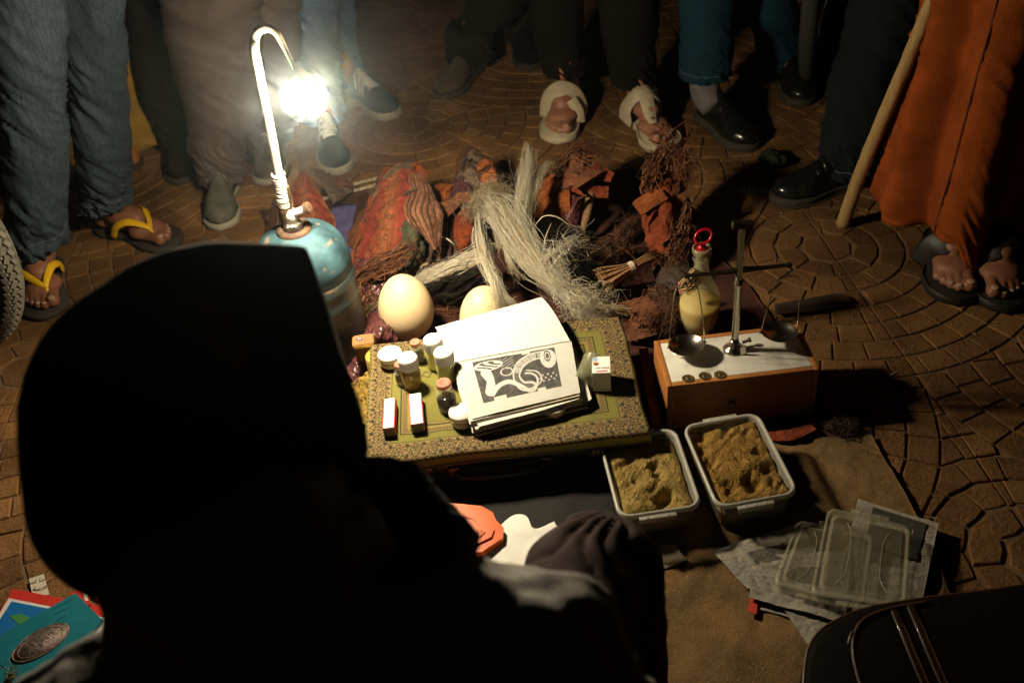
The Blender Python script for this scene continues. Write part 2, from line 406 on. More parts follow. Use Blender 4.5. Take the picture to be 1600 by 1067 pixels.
mobj('knob_cap', *lathe(vk+np.array([.032, -.006, .011]), [(.008, 0), (.0115, .001), (.0115, .010), (.008, .012)], 14, ax=(.9, -.15, .35)), m_rust, lp, False)
mobj('bare_hose_tail', *tube([vk, vk+lean*.03+np.array([.006, 0, 0]), vk+lean*.07+np.array([.004, 0, 0])], .0045, 10, 8), m_brass, lp)
L_ = LAMP
pp = [pb, pb+(T2-pb)*.5+np.array([.002, 0, 0]), T2, PD(397, 66, 1.66), PD(403, 50, 1.655), PD(417, 44, 1.65), PD(432, 52, 1.65), PD(446, 78, 1.655), PD(459, 104, 1.655), PD(471, 126, 1.66)]
mobj('pipe', *tube(pp, [.0078, .0078, .0078, .0078, .0078, .0074, .0062, .0045, .004, .004], 18, 90), m_pipe, lp)
tw = MB()
for i in range(15):
    c = pb+lean*(.012+i*.0052); a = random.uniform(-.18, .18)
    tw.add(lathe(c-lean*.003, [(.0088, 0), (.0125+random.uniform(-.001, .0012), .0012), (.0128+random.uniform(-.001, .001), .0045), (.0092, .0062)], 20, ax=lean+np.array([a, a*.5, 0]), cap=False))
tw.build('tape_wrap', m_tape, lp)
mobj('dark_sleeve', *tube([pb-lean*.03, pb+lean*.014], .0118, 16, 4), m_rust, lp)
mobj('burner_cap', *lathe(L_+np.array([0, 0, .028]), [(.018, 0), (.020, .004), (.012, .012), (.007, .018), (.007, .03)], 20), m_steel, lp)
m_glow = mat('glowing_mantle', (1, 1, 1), emit=(1, .95, .82), es=60)
mobj('mantle', *lathe(L_, [(0, -.031), (.014, -.028), (.024, -.016), (.0275, 0), (.024, .015), (.015, .025), (.008, .030), (0, .031)], 24), m_glow, lp)
gm = bpy.data.materials.new('glow_globe_emission'); gm.use_nodes = True; nt = gm.node_tree; nt.nodes.remove(nt.nodes['Principled BSDF'])
em = nt.nodes.new('ShaderNodeEmission'); em.inputs[0].default_value = (1, .97, .88, 1); em.inputs[1].default_value = .07; tr_ = nt.nodes.new('ShaderNodeBsdfTransparent'); ad = nt.nodes.new('ShaderNodeAddShader')
nt.links.new(em.outputs[0], ad.inputs[0]); nt.links.new(tr_.outputs[0], ad.inputs[1]); nt.links.new(ad.outputs[0], nt.nodes['Material Output'].inputs[0])
mobj('glow_globe', *lathe(L_, [(.016, -.041), (.026, -.036), (.036, -.022), (.040, -.004), (.038, .012), (.030, .026), (.020, .034)], 40, cap=False), gm, lp)  # unseen emissive globe added to widen the mantle's glow
ld_ = bpy.data.lights.new('mantle_light', 'POINT'); ld_.energy = LAMP_W; ld_.color = LAMP_COL; ld_.shadow_soft_size = .0315
lo = bpy.data.objects.new('mantle_light', ld_); lo.location = Vector(L_.tolist()); link(lo, lp)

# ---------------------------------------------------------------- ground cloths
m_rug = mat('dark_red_blanket', (.07, .018, .009), (.03, .009, .006), rough=.95, ns=14, bump=.9, bs=240, bd=.004, fleck=(.13, .05, .025), fleck_s=150, fleck_t=.62)
rl = [[P(405, 330, .004), P(600, 298, .006), P(820, 275, .006), P(1050, 262, .004)],
      [P(470, 420, .005), P(640, 400, .008), P(860, 390, .007), P(1105, 375, .004)],
      [P(520, 520, .005), P(700, 500, .008), P(900, 500, .008), P(1190, 475, .004)],
      [P(560, 660, .004), P(760, 640, .006), P(980, 640, .005), P(1292, 640, .004)],
      [P(570, 720, .004), P(790, 710, .006), P(1020, 705, .005), P(1330, 690, .004)]]
tag(sheet('blanket', rl, m_rug, None, 120, 120, .0028, 7, .003, seed=3), 'dark red woven blanket on the paving under the hides, case and scale box', 'blanket')
m_carpet = mat('olive_brown_carpet', (.30, .165, .065), (.15, .095, .035), rough=1, ns=13, bump=1, bs=330, bd=.006, fleck=(.40, .24, .11), fleck_s=520, fleck_t=.56)
cl = [[np.array([-.45, 1.285, .003]), np.array([-.1, 1.30, .004]), np.array([.2, 1.29, .005]), np.array([.50, 1.275, .005]), np.array([.635, 1.265, .004])],
      [np.array([-.45, 1.0, .003]), np.array([-.1, 1.0, .006]), np.array([.2, 1.0, .006]), np.array([.45, 1.0, .005]), np.array([.64, 1.0, .004])],
      [np.array([-.45, .6, .003]), np.array([-.1, .6, .004]), np.array([.2, .6, .006]), np.array([.45, .6, .007]), np.array([.60, .6, .004])],
      [np.array([-.45, .2, .003]), np.array([-.1, .2, .003]), np.array([.2, .2, .004]), np.array([.45, .2, .004]), np.array([.60, .2, .003])]]
for row in cl:
    for q in row: q[2] += .0045
tag(sheet('carpet', cl, m_carpet, None, 140, 140, .003, 9, .006, seed=11), 'worn olive brown pile carpet on the ground under the plastic tubs and newspapers', 'carpet')
m_bluecloth = mat('violet_blue_cloth', (.10, .09, .22), (.06, .05, .13), rough=.95, ns=40, bump=.6, bs=300)
tag(sheet('blue_cloth', [[P(520, 322, .014), P(558, 320, .014)], [P(512, 360, .014), P(552, 362, .014)], [P(515, 420, .013), P(575, 420, .013)], [P(540, 470, .013), P(590, 470, .013)]], m_bluecloth, None, 30, 24, .0015, 14, .002, seed=4), 'violet blue cloth strip showing between the gas bottle and the kilim pouch', 'cloth')
m_lace = mat('cream_braid', (.48, .40, .27), (.30, .23, .14), rough=.9, ns=90, bump=.5)
lace = thing('braided_trim', 'cream braided trim lying on the paving at the blanket edge behind the gas bottle', 'braid', P(545, 300, .008))
for yy in (0, .02):
    a, b_ = P(508, 310-yy*500, .012), P(592, 288-yy*500, .012); mb = MB()
    for i in range(13):
        q = a+(b_-a)*i/12; mb.add(tube([q+np.array([.007*math.cos(t), .005*math.sin(t), 0]) for t in np.linspace(0, 6.28, 10)[:-1]], .0022, 6, closed=True))
    mb.build('braid_loops', m_lace, lace)
# ---------------------------------------------------------------- case with rug on top
m_case = mat('black_case_shell', (.012, .011, .010), rough=.45, bump=.3, bs=400, spec=.4)
m_rail = mat('dark_metal_rail', (.10, .09, .075), rough=.38, metal=.8, ns=30, bump=.1, bs=200)
case = thing('briefcase', 'black hard briefcase lying flat under the olive rug, its handle facing the camera', 'briefcase', (-.03, 1.40, .006))
mobj('shell', *box((-.030, 1.402, .060), (.485, .318, .100), 0, .012), m_case, case)
mobj('rail', *box((-.02, 1.2415, .078), (.44, .006, .016), 0, .002), m_rail, case)
mobj('handle', *tube([(-.125, 1.24, .070), (-.118, 1.228, .07), (-.095, 1.220, .070), (-.045, 1.217, .070), (.005, 1.220, .070), (.028, 1.228, .07), (.035, 1.24, .070)], [.006, .0075, .009, .0095, .009, .0075, .006], 12, 30, flat=.75), m_case, case)
for x in (-.127, .037): mobj('handle_mount', *box((x, 1.2375, .070), (.022, .010, .022), 0, .002), m_rail, case)
mobj('latch', *box((.125, 1.2375, .078), (.030, .008, .019), 0, .0015), m_rail, case)
mobj('latch', *box((-.195, 1.2375, .078), (.060, .008, .019), 0, .0015), m_rail, case)
m_gold = mat('pale_print', (.55, .47, .34), rough=.5)
text('M', .017, m_gold, case, (.125, 1.2335, .078), (1, 0, 0), (0, 0, 1))

def mat_paint(X, Y, W_, H_):
    """woven pattern of the small prayer rug; X, Y in metres from the near-left corner"""
    dx = np.minimum(X, W_-X); dy = np.minimum(Y, H_-Y); d = np.minimum(dx, dy); s = np.where(dx < dy, Y, X)
    olive = np.array([.165, .150, .030]); tan = np.array([.25, .17, .06]); dark = np.array([.028, .020, .012]); lime = np.array([.24, .215, .05])
    c = np.tile(olive, (len(X), 1)); j = .82+.36*rng.random(len(X)); c = c*j[:, None]
    def put(mask, col): c[mask] = col*(.85+.3*rng.random(mask.sum()))[:, None]
    put(d < .012, lime)
    put((d > .013) & (d < .0175), tan); put((d > .013) & (d < .0175) & (np.mod(s+d*1.5, .011) < .0058), dark)
    band = (d > .0185) & (d < .058); put(band, tan)
    b = d-.03825; per = .030; q = np.mod(s, per)-per/2; r = np.hypot(q, b*1.05); th = np.arctan2(b, q)
    flower = (np.abs(r-.0088-.0016*np.sin(5*th)) < .0013) | (r < .0026) | (np.abs(r-.0052-.001*np.sin(4*th+1)) < .0008)
    q2 = np.mod(s+per/2, per)-per/2; 
    leaf = (np.abs(np.abs(b)-.0125-.0035*np.cos(q2*420)) < .0012) | (np.hypot(q2, np.abs(b)-.0125) < .0032) | (np.abs(q2+.003*np.sin(b*420)) < .0010)
    spk = (np.abs(np.sin(s*420+9*np.sin(b*300))+np.cos(b*430+6*np.sin(s*260))) < .30) & (r > .0100)
    put(band & (flower | leaf | spk), dark)
    put((d > .0585) & (d < .0605), dark); put((d > .0765) & (d < .079), dark)
    put((d > .081) & (d < .089), tan); put((d > .081) & (d < .089) & (np.mod(s+(d-.081)*.9, .0052) < .0026), dark)
    put((d > .0915) & (d < .0945), tan); put((d > .0965) & (d < .099), dark); put((d > .1015) & (d < .1045), tan)
    put((d > .1045) & (d < .1062), dark)
    # far end of the field carries a motif
    f = d > .112; q3 = np.mod(X, .028)-.014; q4 = np.mod(Y, .028)-.014
    put(f & (Y > H_-.15) & (np.abs(np.hypot(q3, q4)-.008-.002*np.sin(np.arctan2(q4, q3)*4)) < .0013), dark)
    return np.clip(c, 0, 1)
W_, H_ = .53, .37; nu, nv = 420, 300
X, Y = np.meshgrid(np.linspace(0, W_, nu), np.linspace(0, H_, nv), indexing='ij'); X = X.ravel(); Y = Y.ravel()
cx, cy = -.030, 1.400; hw, hh = .243, .159
px_ = X-W_/2; py_ = Y-H_/2
ox = np.clip(np.abs(px_)-hw, 0, 1); oy = np.clip(np.abs(py_)-hh, 0, 1); rr = .010
fx = np.where(ox > 0, hw+rr*np.sin(np.minimum(ox/rr, 1.35)), np.abs(px_))*np.sign(px_); fy = np.where(oy > 0, hh+rr*np.sin(np.minimum(oy/rr, 1.35)), np.abs(py_))*np.sign(py_)
drop = np.where(ox > 0, rr*(1-np.cos(np.minimum(ox/rr, 1.35)))+np.maximum(ox-1.35*rr, 0), 0)+np.where(oy > 0, rr*(1-np.cos(np.minimum(oy/rr, 1.35)))+np.maximum(oy-1.35*rr, 0), 0)
q = np.c_[px_, py_]
zz = .1175-drop+fnoise(q, 4, 3)*.0022+fnoise(q, 14, 8)*.0006+.0004*rng.random(len(X))
fx = fx+fnoise(q, 5, 21)*.002*(np.maximum(ox, oy) > 0); fy = fy+fnoise(q, 6, 22)*.003
V = np.c_[cx+fx, cy+fy, zz]; col_ = mat_paint(X, Y, W_, H_)
Vb = V-np.array([0, 0, .004]); fg = gridfaces(nu, nv); NN = nu*nv
rim = [i*nv for i in range(nu)]+[(nu-1)*nv+j for j in range(1, nv)]+[i*nv+nv-1 for i in range(nu-2, -1, -1)]+[j for j in range(nv-2, 0, -1)]
Vr = np.array([[cx+(V[i, 0]-cx)*.995, cy+(V[i, 1]-cy)*.995, V[i, 2]-.004] for i in rim])
ff = fg+[(rim[i], rim[(i+1) % len(rim)], NN+(i+1) % len(rim), NN+i) for i in range(len(rim))]
m_mat = mat('woven_rug', vc=True, rough=.95, bump=.8, bs=520, bd=.0015)
rugo = mobj('prayer_rug', np.vstack([V, Vr]), ff, m_mat, None, True, np.vstack([col_, np.tile([.2, .18, .045], (len(rim), 1))]))
tag(rugo, 'small olive prayer rug with tan floral border, draped over the black briefcase', 'rug')
ZT = .1195
m_yel = mat('mustard_cloth', (.30, .20, .03), (.16, .10, .015), rough=.9, ns=50, bump=.7, bs=120)
tag(sheet('mustard_cloth', [[P(575, 580, .07), P(560, 590, .06), P(548, 600, .04)], [P(580, 610, .06), P(564, 625, .045), P(552, 640, .02)], [P(588, 650, .05), P(572, 660, .035), P(560, 672, .014)]], m_yel, None, 50, 40, .006, 22, .002, seed=31), 'crumpled mustard yellow cloth hanging at the left edge of the prayer rug', 'cloth')
# ---------------------------------------------------------------- book
m_page = mat('old_paper', (.70, .67, .58), (.62, .57, .46), rough=.85, ns=6, bump=.15, bs=60)
m_pagev = mat('printed_paper', vc=True, rough=.85, bump=.12, bs=60)
m_pedge = mat('page_edges', (.70, .62, .46), (.50, .40, .26), rough=.9, ns=5, stretch=(4, 4, 160), bump=.8, bs=5, stretch_b=(6, 6, 260))
sp0 = P(709, 562, .158); sp1 = P(893, 528, .158); e1 = sp1-sp0; BL_ = np.linalg.norm(e1); e1 /= BL_; e2 = np.array([e1[1], -e1[0], 0])  # e2 towards the camera
book = thing('open_book', 'thick worn book lying open on the olive rug, showing a dark engraved plate', 'book', (sp0+sp1)/2-np.array([0, 0, .035]))
ZB = ZT+.002
def bk(u, v, z): return sp0[:2]*1+e1[:2]*u+e2[:2]*v, z
def bpt(u, v, z): return np.array([*(sp0[:2]+e1[:2]*u+e2[:2]*v), z])
lowl = [(.0, .166), (.002, .150)]
def block(name, uv, z0, z1, m, smooth=False, jag=0):
    return plate_poly(np.array([bpt(u, v, 0)[:2] for u, v in uv]), z1, z1-z0, m, name, book, smooth)
block('back_cover', [(-.006, .0), (.226, -.004), (.219, .158), (.012, .176)], ZB, ZB+.003, mat('worn_cover', (.50, .40, .26), (.25, .16, .09), rough=.8, ns=20))
z = ZB+.0031
for i in range(14):
    a = [random.uniform(-.004, .003) for _ in range(8)]
    t = .0018
    block('page_bundle', [(-.003+a[0], .001), (BL_-.002+a[1], .001), (.213+a[2]-.0003*i, .150+a[3]), (.008+a[4], .168+a[5])], z, z+t*.93, m_page if i % 3 else m_pedge)
    z += t
ztop = z
# folded under-pages at the near-left corner
block('loose_page', [(.0, .10), (.03, .168), (.014, .178), (-.008, .12)], ztop-.010, ztop-.0095, m_page)
block('loose_page', [(.015, .160), (.12, .158), (.206, .146), (.205, .154), (.13, .166), (.02, .176)], ztop-.006, ztop-.0055, m_page)
block('loose_page', [(.205, .02), (.232, .0), (.228, .15), (.213, .158)], ztop-.016, ztop-.0155, m_page)
# upper (left) half of the book, further from the camera
z = ZB+.0031
for i in range(9):
    a = [random.uniform(-.003, .003) for _ in range(6)]
    block('page_bundle', [(-.004+a[0], -.002), (-.0225+a[1]*1.5, -.114+a[2]), (.205+a[3], -.148+a[4]), (BL_-.002+a[5], -.002)], z, z+.00205, m_page if i % 2 else m_pedge); z += .0022
zup = z
def page(u0, v0, u1, v1, u2, v2, u3, v3, zf, paint, nu, nv, name='page'):
    """curved page sheet; corner order spine-left, spine-right, outer-right, outer-left"""
    A, B = np.meshgrid(np.linspace(0, 1, nu), np.linspace(0, 1, nv), indexing='ij'); A = A.ravel(); B = B.ravel()
    u = (1-B)*((1-A)*u0+A*u1)+B*((1-A)*u3+A*u2); v = (1-B)*((1-A)*v0+A*v1)+B*((1-A)*v3+A*v2)
    zz = zf(A, B)+fnoise(np.c_[u, v], 9, 4)*.0004; xy = sp0[:2]+np.outer(u, e1[:2])+np.outer(v, e2[:2]); V = np.c_[xy, zz]
    f = gridfaces(nu, nv); N = len(V); lo = V-np.array([0, 0, .0005])
    rim = [i*nv for i in range(nu)]+[(nu-1)*nv+j for j in range(1, nv)]+[i*nv+nv-1 for i in range(nu-2, -1, -1)]+[j for j in range(nv-2, 0, -1)]
    f = f+[tuple(i+N for i in t)[::-1] for t in f]+[(rim[i], rim[(i+1) % len(rim)], rim[(i+1) % len(rim)]+N, rim[i]+N) for i in range(len(rim))]
    c = paint(A, B); return mobj(name, np.vstack([V, lo]), f, m_pagev, book, True, np.vstack([c, c]))
def paint_low(A, B):
    base = np.tile([.50, .49, .45], (len(A), 1)); base *= (1+.03*fnoise(np.c_[A, B], 3, 9))[:, None]
    x = (A-.135)/(.845-.135); y = (B-.06-.012*A)/(.80-.06)   # plate coordinates
    inside = (x > 0) & (x < 1) & (y > 0) & (y < 1)
    inside &= ~((y > .92) & (x > .14) & (x < .30)) & ~((y > .93) & (x > .70) & (x < .80)) & ~((y < .05) & (x > .60) & (x < .70))
    n1 = fnoise(np.c_[x*1.5, y], 5, 41); n2 = fnoise(np.c_[x*1.5, y], 22, 42)+rng.normal(0, .5, len(A))
    g = .048+.028*n1+.022*n2+.02*(np.sin(A*900)>0)*(rng.random(len(A))<.5)
    X2 = x*1.55; 
    def ring(cx_, cy_, r, w): return np.abs(np.hypot(X2-cx_, y-cy_)-r) < w
    def band(pts, w):
        s = spline(np.array(pts), 120); d = np.full(len(X2), 9.); ti = np.zeros(len(X2))
        for k, p in enumerate(s):
            dd = np.hypot(X2-p[0], y-p[1]); mk = dd < d; d[mk] = dd[mk]; ti[mk] = k/119
        ww = np.interp(ti, np.linspace(0, 1, len(w)), w); return d/ww, ti
    def put(m_, v): g[m_] = v[m_] if hasattr(v, '__len__') else v
    light = .50+.08*n2
    d, t = band([(1.33, .14), (1.08, .16), (.86, .30), (.74, .55), (.80, .78), (.96, .86)], [.10, .10, .09, .07, .10, .13])
    put((d < 1), light); put((d < .72) & (np.mod(t*55, 1) < .55) & (t < .55), .12+.02*n2); put((d < .6) & (t > .55), .10+.03*n2)
    d, t = band([(.22, .86), (.36, .70), (.56, .64), (.72, .74), (.92, .92)], [.035, .05, .05, .045, .02])
    put(d < 1, light)
    d, t = band([(.20, .34), (.24, .55), (.19, .78)], [.10, .075, .10]); put(d < 1, light+.04*n1)
    e = np.hypot((X2-.28)/.27, (y-.17)/.125); put((e < 1) & (e > .84), light); put((e < .84) & (np.sin(X2*34+6*np.sin(y*16)) > .1), light)
    e = np.hypot((X2-.58)/.12, (y-.40)/.10); put((e < 1) & (e > .8), light)
    e = np.hypot((X2-1.40)/.15, (y-.27)/.24); put(e < 1, light+.05*n2)
    e = np.hypot((X2-1.39)/.065, (y-.20)/.15); put((e < 1), .06+.02*n2); put((e < .72) & (e > .50), light); 
    d, t = band([(.95, .46), (1.14, .54), (1.20, .74), (1.08, .88)], [.012, .014, .014, .01]); put(d < 1, light)
    put(ring(.93, .72, .19, .02) & (X2 > .9), light)
    put((np.abs(y-.70) < .10) & (np.abs(X2-1.33) < .17) & (np.sin(X2*60)*np.sin(y*46) > .45), .42+.05*n2)
    put((np.sin((X2*.6+y)*90) > .8) & (X2 > .5) & (X2 < .75) & (y > .05) & (y < .35), .3)
    g = np.clip(g, .035, .72)
    base[inside] = g[inside][:, None]*np.array([1, .98, .93])
    cap_ = (np.abs(B-.872) < .006) & (((A > .33) & (A < .37)) | ((A > .52) & (A < .58))) & (rng.random(len(A)) < .6); base[cap_] = .4
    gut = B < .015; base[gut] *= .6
    return base
def paint_up(A, B):
    base = np.tile([.66, .645, .59], (len(A), 1)); base *= (1+.02*fnoise(np.c_[A, B], 3, 19))[:, None]
    for k in range(5):
        y0 = .50+.035*k-(.05 if k < 2 else 0); x0 = .42+.06*k
        mk = (np.abs(A-x0-.02*np.sin(B*20)) < .004) & (B > .3) & (B < .86) & (np.sin(B*220+k*9) > -.1) & (rng.random(len(A)) < .5); base[mk] *= .5
    mk = (np.abs(A-.40-(.45-B)*.15) < .0035) & (B > .10) & (B < .42) & (rng.random(len(A)) < .8); base[mk] *= .45
    return base
zt = ztop+.0008
page(.002, .001, BL_-.001, .001, .2085, .146, .010, .162, lambda A, B: zt+.0012+.0045*np.sin(np.clip(B*1.3, 0, 1)*math.pi)**1*np.exp(-B*2)+.001*np.sin(A*5)*B, paint_low, 330, 230)
page(.001, -.001, BL_-.003, -.001, .199, -.152, -.0225, -.118, lambda A, B: zup+.001+(zt-zup)*np.exp(-B*7)+.014*np.sin(B*math.pi*.95)*(.6+.4*A)+.004*B, paint_up, 220, 160)
mobj('under_page', *box(bpt(.10, -.06, zup+.0002), (.001, .001, .001)), m_page, book).data.materials[0] if False else None
# ---------------------------------------------------------------- bottles, jars, boxes on the rug
m_wcap = mat('white_plastic_cap', (.80, .78, .72), rough=.45, sub=.1, bump=.15, bs=300)
m_cream = mat('pale_pink_plastic', (.66, .54, .42), rough=.45, sub=.1)
m_liq = mat('pale_yellow_liquid', (.62, .60, .22), rough=.25, coat=.8, sub=.25)
m_amberg = mat('amber_glass', (.28, .15, .03), (.45, .28, .06), rough=.12, coat=1, ns=60, alpha=.82, bump=.2, bs=120)
m_darkliq = mat('dark_brown_contents', (.012, .006, .004), rough=.2, coat=1)
m_clear = mat('clear_glass', (.75, .78, .72), rough=.05, alpha=.16, coat=1, spec=1)
m_red = mat('pink_rubber_stopper', (.52, .19, .12), (.42, .14, .09), rough=.6, ns=90)
m_alu = mat('crimp_aluminium', (.65, .60, .52), rough=.35, metal=.9)
def capbottle(px, py, label, kind, grp='capped bottles on the rug', s=1.0):
    b = P(px, py, ZT); t = thing('medicine_bottle', label, 'bottle', b, grp)
    if kind == 'yellow':
        mobj('body', *lathe(b, [(.0, 0), (.0165*s, 0), (.0185*s, .003), (.0185*s, .036*s), (.017*s, .043*s), (.0135*s, .048*s), (.0135*s, .05*s)], 32), m_liq, t)
    else:
        mobj('glass', *lathe(b, [(.0, 0), (.0165*s, 0), (.019*s, .003), (.019*s, .030*s), (.017*s, .038*s), (.0135*s, .043*s), (.0135*s, .050*s)], 32), m_amberg, t)
        mobj('contents', *lathe(b, [(.0, .002), (.0172*s, .002), (.0178*s, .005), (.0178*s, .019*s), (0, .0195*s)], 32), m_darkliq, t)
    r = .0178*s; prof = [(r, .0445*s), (r*1.02, .046*s), (r*1.02, .066*s), (r*.96, .0685*s), (0, .0688*s)]
    mobj('cap', *lathe(b, prof, 48), m_wcap, t)
    rb = MB()
    for k in range(40):
        a = k/40*6.283; rb.add(box((b[0]+r*1.03*math.cos(a), b[1]+r*1.03*math.sin(a), b[2]+.056*s), (.0009, .0012, .018*s), a))
    rb.build('cap_ribs', m_wcap, t, False)
capbottle(683, 571, 'pale yellow bottle with white cap, farther of the two, against the open book', 'yellow', s=.98)
capbottle(700, 592, 'pale yellow bottle with white cap, nearer of the two, left of the engraved plate', 'yellow', s=1.0)
capbottle(645, 601, 'amber bottle with white cap and black contents beside a pink stoppered vial', 'amber', s=1.0)
def vial(px, py, label, s=1.0):
    b = P(px, py, ZT); t = thing('vial', label, 'vial', b, 'small vials with pink stoppers')
    mobj('glass', *lathe(b, [(0, 0), (.0125*s, 0), (.0138*s, .002), (.0138*s, .024*s), (.012*s, .030*s), (.0075*s, .034*s), (.0075*s, .038*s)], 28), m_clear, t)
    mobj('contents', *lathe(b, [(0, .0012), (.0125*s, .0012), (.0128*s, .004), (.0128*s, .018*s), (0, .0185*s)], 28), m_darkliq, t)
    mobj('crimp', *lathe(b, [(.0078*s, .037*s), (.0098*s, .0375*s), (.0098*s, .043*s)], 24), m_alu, t)
    mobj('stopper', *lathe(b, [(.0102*s, .041*s), (.0104*s, .0445*s), (.0096*s, .0462*s), (.006*s, .0462*s), (.0055*s, .0455*s), (0, .0455*s)], 24), m_red, t)
vial(654, 562, 'dark vial with pink stopper behind the amber bottle, nearest the ostrich egg', 1.0)
vial(630, 597, 'dark vial with pink stopper half hidden by the amber bottle', 1.0)
vial(700, 637, 'round shouldered vial of dark liquid with pink stopper by the near white jar', 1.35)
def jar(px, py, r, h, label, cat='jar'):
    b = P(px, py, ZT); t = thing('cream_jar', label, cat, b, 'round cosmetic jars')
    mobj('body', *lathe(b, [(0, 0), (r*.86, 0), (r*.93, .003), (r*.93, h*.62)], 40), m_cream, t)
    mobj('lid', *lathe(b, [(r*.93, h*.6), (r, h*.61), (r*1.01, h*.9), (r*.97, h), (0, h*1.01)], 40), m_wcap if cat == 'jar' else m_cream, t)
jar(612, 567, .0232, .026, 'white lidded jar at the far left corner of the prayer rug')
jar(723, 659, .0225, .027, 'white lidded jar tucked against the near left corner of the book')
jar(866, 643, .021, .016, 'pale round jar in shadow under the near edge of the book')
m_wbox = mat('white_carton', (.82, .80, .76), rough=.6, ns=30)
m_rededge = mat('red_print', (.55, .045, .03), rough=.6)
m_blueprint = mat('pale_blue_print', (.33, .52, .78), rough=.6)
m_cartside = mat('grey_printed_carton_end', (.32, .25, .17), (.16, .12, .08), rough=.7, ns=180)
def carton(pts, label, blue):
    zt_ = ZT+.021; a, b_, c, d = [P(x, y, zt_) for x, y in pts]   # far-left, far-right, near-right, near-left
    t = thing('medicine_carton', label, 'carton', ((a+b_+c+d)/4-np.array([0, 0, .021])), 'small white cartons on the rug')
    u = (b_-a)[:2]; l = (d-a)[:2]; wd = np.linalg.norm(u); ln_ = np.linalg.norm(l); rot = math.atan2(u[1], u[0]); c0 = ((a+c)/2)[:2]
    mobj('box', *box((c0[0], c0[1], ZT+.0105), (wd, ln_, .021), rot, .0004), m_wbox, t, False)
    R2 = np.array([[math.cos(rot), -math.sin(rot)], [math.sin(rot), math.cos(rot)]])
    for sx in (-1, 1):
        q = c0+R2@np.array([sx*(wd/2-.0008), 0]); mobj('red_edge', *box((q[0], q[1], ZT+.0208), (.0018, ln_-.001, .0008), rot), m_rededge, t, False)
        q = c0+R2@np.array([sx*(wd/2+.0001), 0]); mobj('side_panel', *box((q[0], q[1], ZT+.0100), (.0006, ln_-.001, .018), rot), m_rededge, t, False)
    q = c0+R2@np.array([0, -ln_/2-.0002]); mobj('end_flap', *box((q[0], q[1], ZT+.0095), (wd-.002, .0008, .0175), rot), m_cartside, t, False)
    mobj('flap_line', *box((q[0], q[1], ZT+.0193), (wd-.001, .001, .001), rot), m_rededge, t, False)
    q = c0+R2@np.array([0, ln_*.28]); n = 9
    if blue:
        pts_ = [(q[0]+(.006+.003*math.sin(k*2.3))*math.cos(k/n*6.28), q[1]+(.008+.003*math.cos(k*1.7))*math.sin(k/n*6.28)) for k in range(n)]
        plate_poly(pts_, ZT+.02125, .0002, m_blueprint, 'blue_picture', t)
carton([(596, 624), (614, 622), (620, 666), (600, 669)], 'white carton with red edges, left one of two near the man', False)
carton([(636, 618), (656, 615), (664, 658), (643, 664)], 'white carton with red edges and pale blue picture, right one of two', True)
# upright printed carton right of the book
zt_ = ZT+.045; a, b_, c, d = [P(x, y, zt_) for x, y in ((922, 558), (950, 557), (956, 581), (929, 583))]
t = thing('printed_carton', 'white carton with blue and orange picture standing in the shade right of the book', 'carton', (*((a+c)/2)[:2], ZT))
c0 = ((a+b_+c+d)/4)[:2]; u = (b_-a)[:2]; rot = math.atan2(u[1], u[0]); wd = np.linalg.norm(u); ln_ = np.linalg.norm((d-a)[:2])*1.0
mobj('box', *box((c0[0], c0[1], ZT+.0225), (wd, ln_, .045), rot, .0004), m_wbox, t, False)
R2 = np.array([[math.cos(rot), -math.sin(rot)], [math.sin(rot), math.cos(rot)]])
m_org = mat('orange_print', (.65, .16, .03), rough=.6); m_blk = mat('black_print', (.02, .02, .02), rough=.6)
def disc(cu, cv, ru, rv, mm, nm, dz):
    pts_ = [c0+R2@np.array([cu+ru*math.cos(k/12*6.28), cv+rv*math.sin(k/12*6.28)]) for k in range(12)]; plate_poly(pts_, ZT+.0451+dz, .0002, mm, nm, t)
disc(-wd*.28, ln_*.05, .0052, .0045, m_blk, 'picture', .0002); disc(-wd*.30, ln_*.10, .0045, .0028, m_org, 'picture', .0005); disc(-wd*.32, ln_*.32, .0045, .0045, m_blueprint, 'picture', .0008)
o_ = c0+R2@np.array([wd*.08, -ln_*.22]); text('ИТ МАЗ', .0062, m_blk, t, (o_[0], o_[1], ZT+.0452), (u[0], u[1], 0), (-u[1], u[0], 0))
o_ = c0+R2@np.array([wd*.05, -ln_*.40]); plate_poly([o_+R2@np.array(k) for k in ((-.011, -.0018), (.009, -.0010), (.010, .0018), (-.010, .0008))], ZT+.0454, .0002, m_rededge, 'red_band', t)
gb = P(900, 590, ZT); gl = thing('glass_tumbler', 'dusty clear glass tumbler lying in shade between book and printed carton', 'glass', gb)
m_dusty = mat('dusty_glass', (.30, .30, .18), rough=.25, alpha=.4, coat=.6)
axs = P(934, 556, ZT+.026)-P(912, 600, ZT+.023)
mobj('tumbler_wall', *lathe(P(913, 596, ZT+.023), [(.019, 0), (.020, .004), (.0225, .055), (.0235, .056), (.0215, .055), (.0185, .004), (0, .003)], 32, ax=axs), m_dusty, gl)
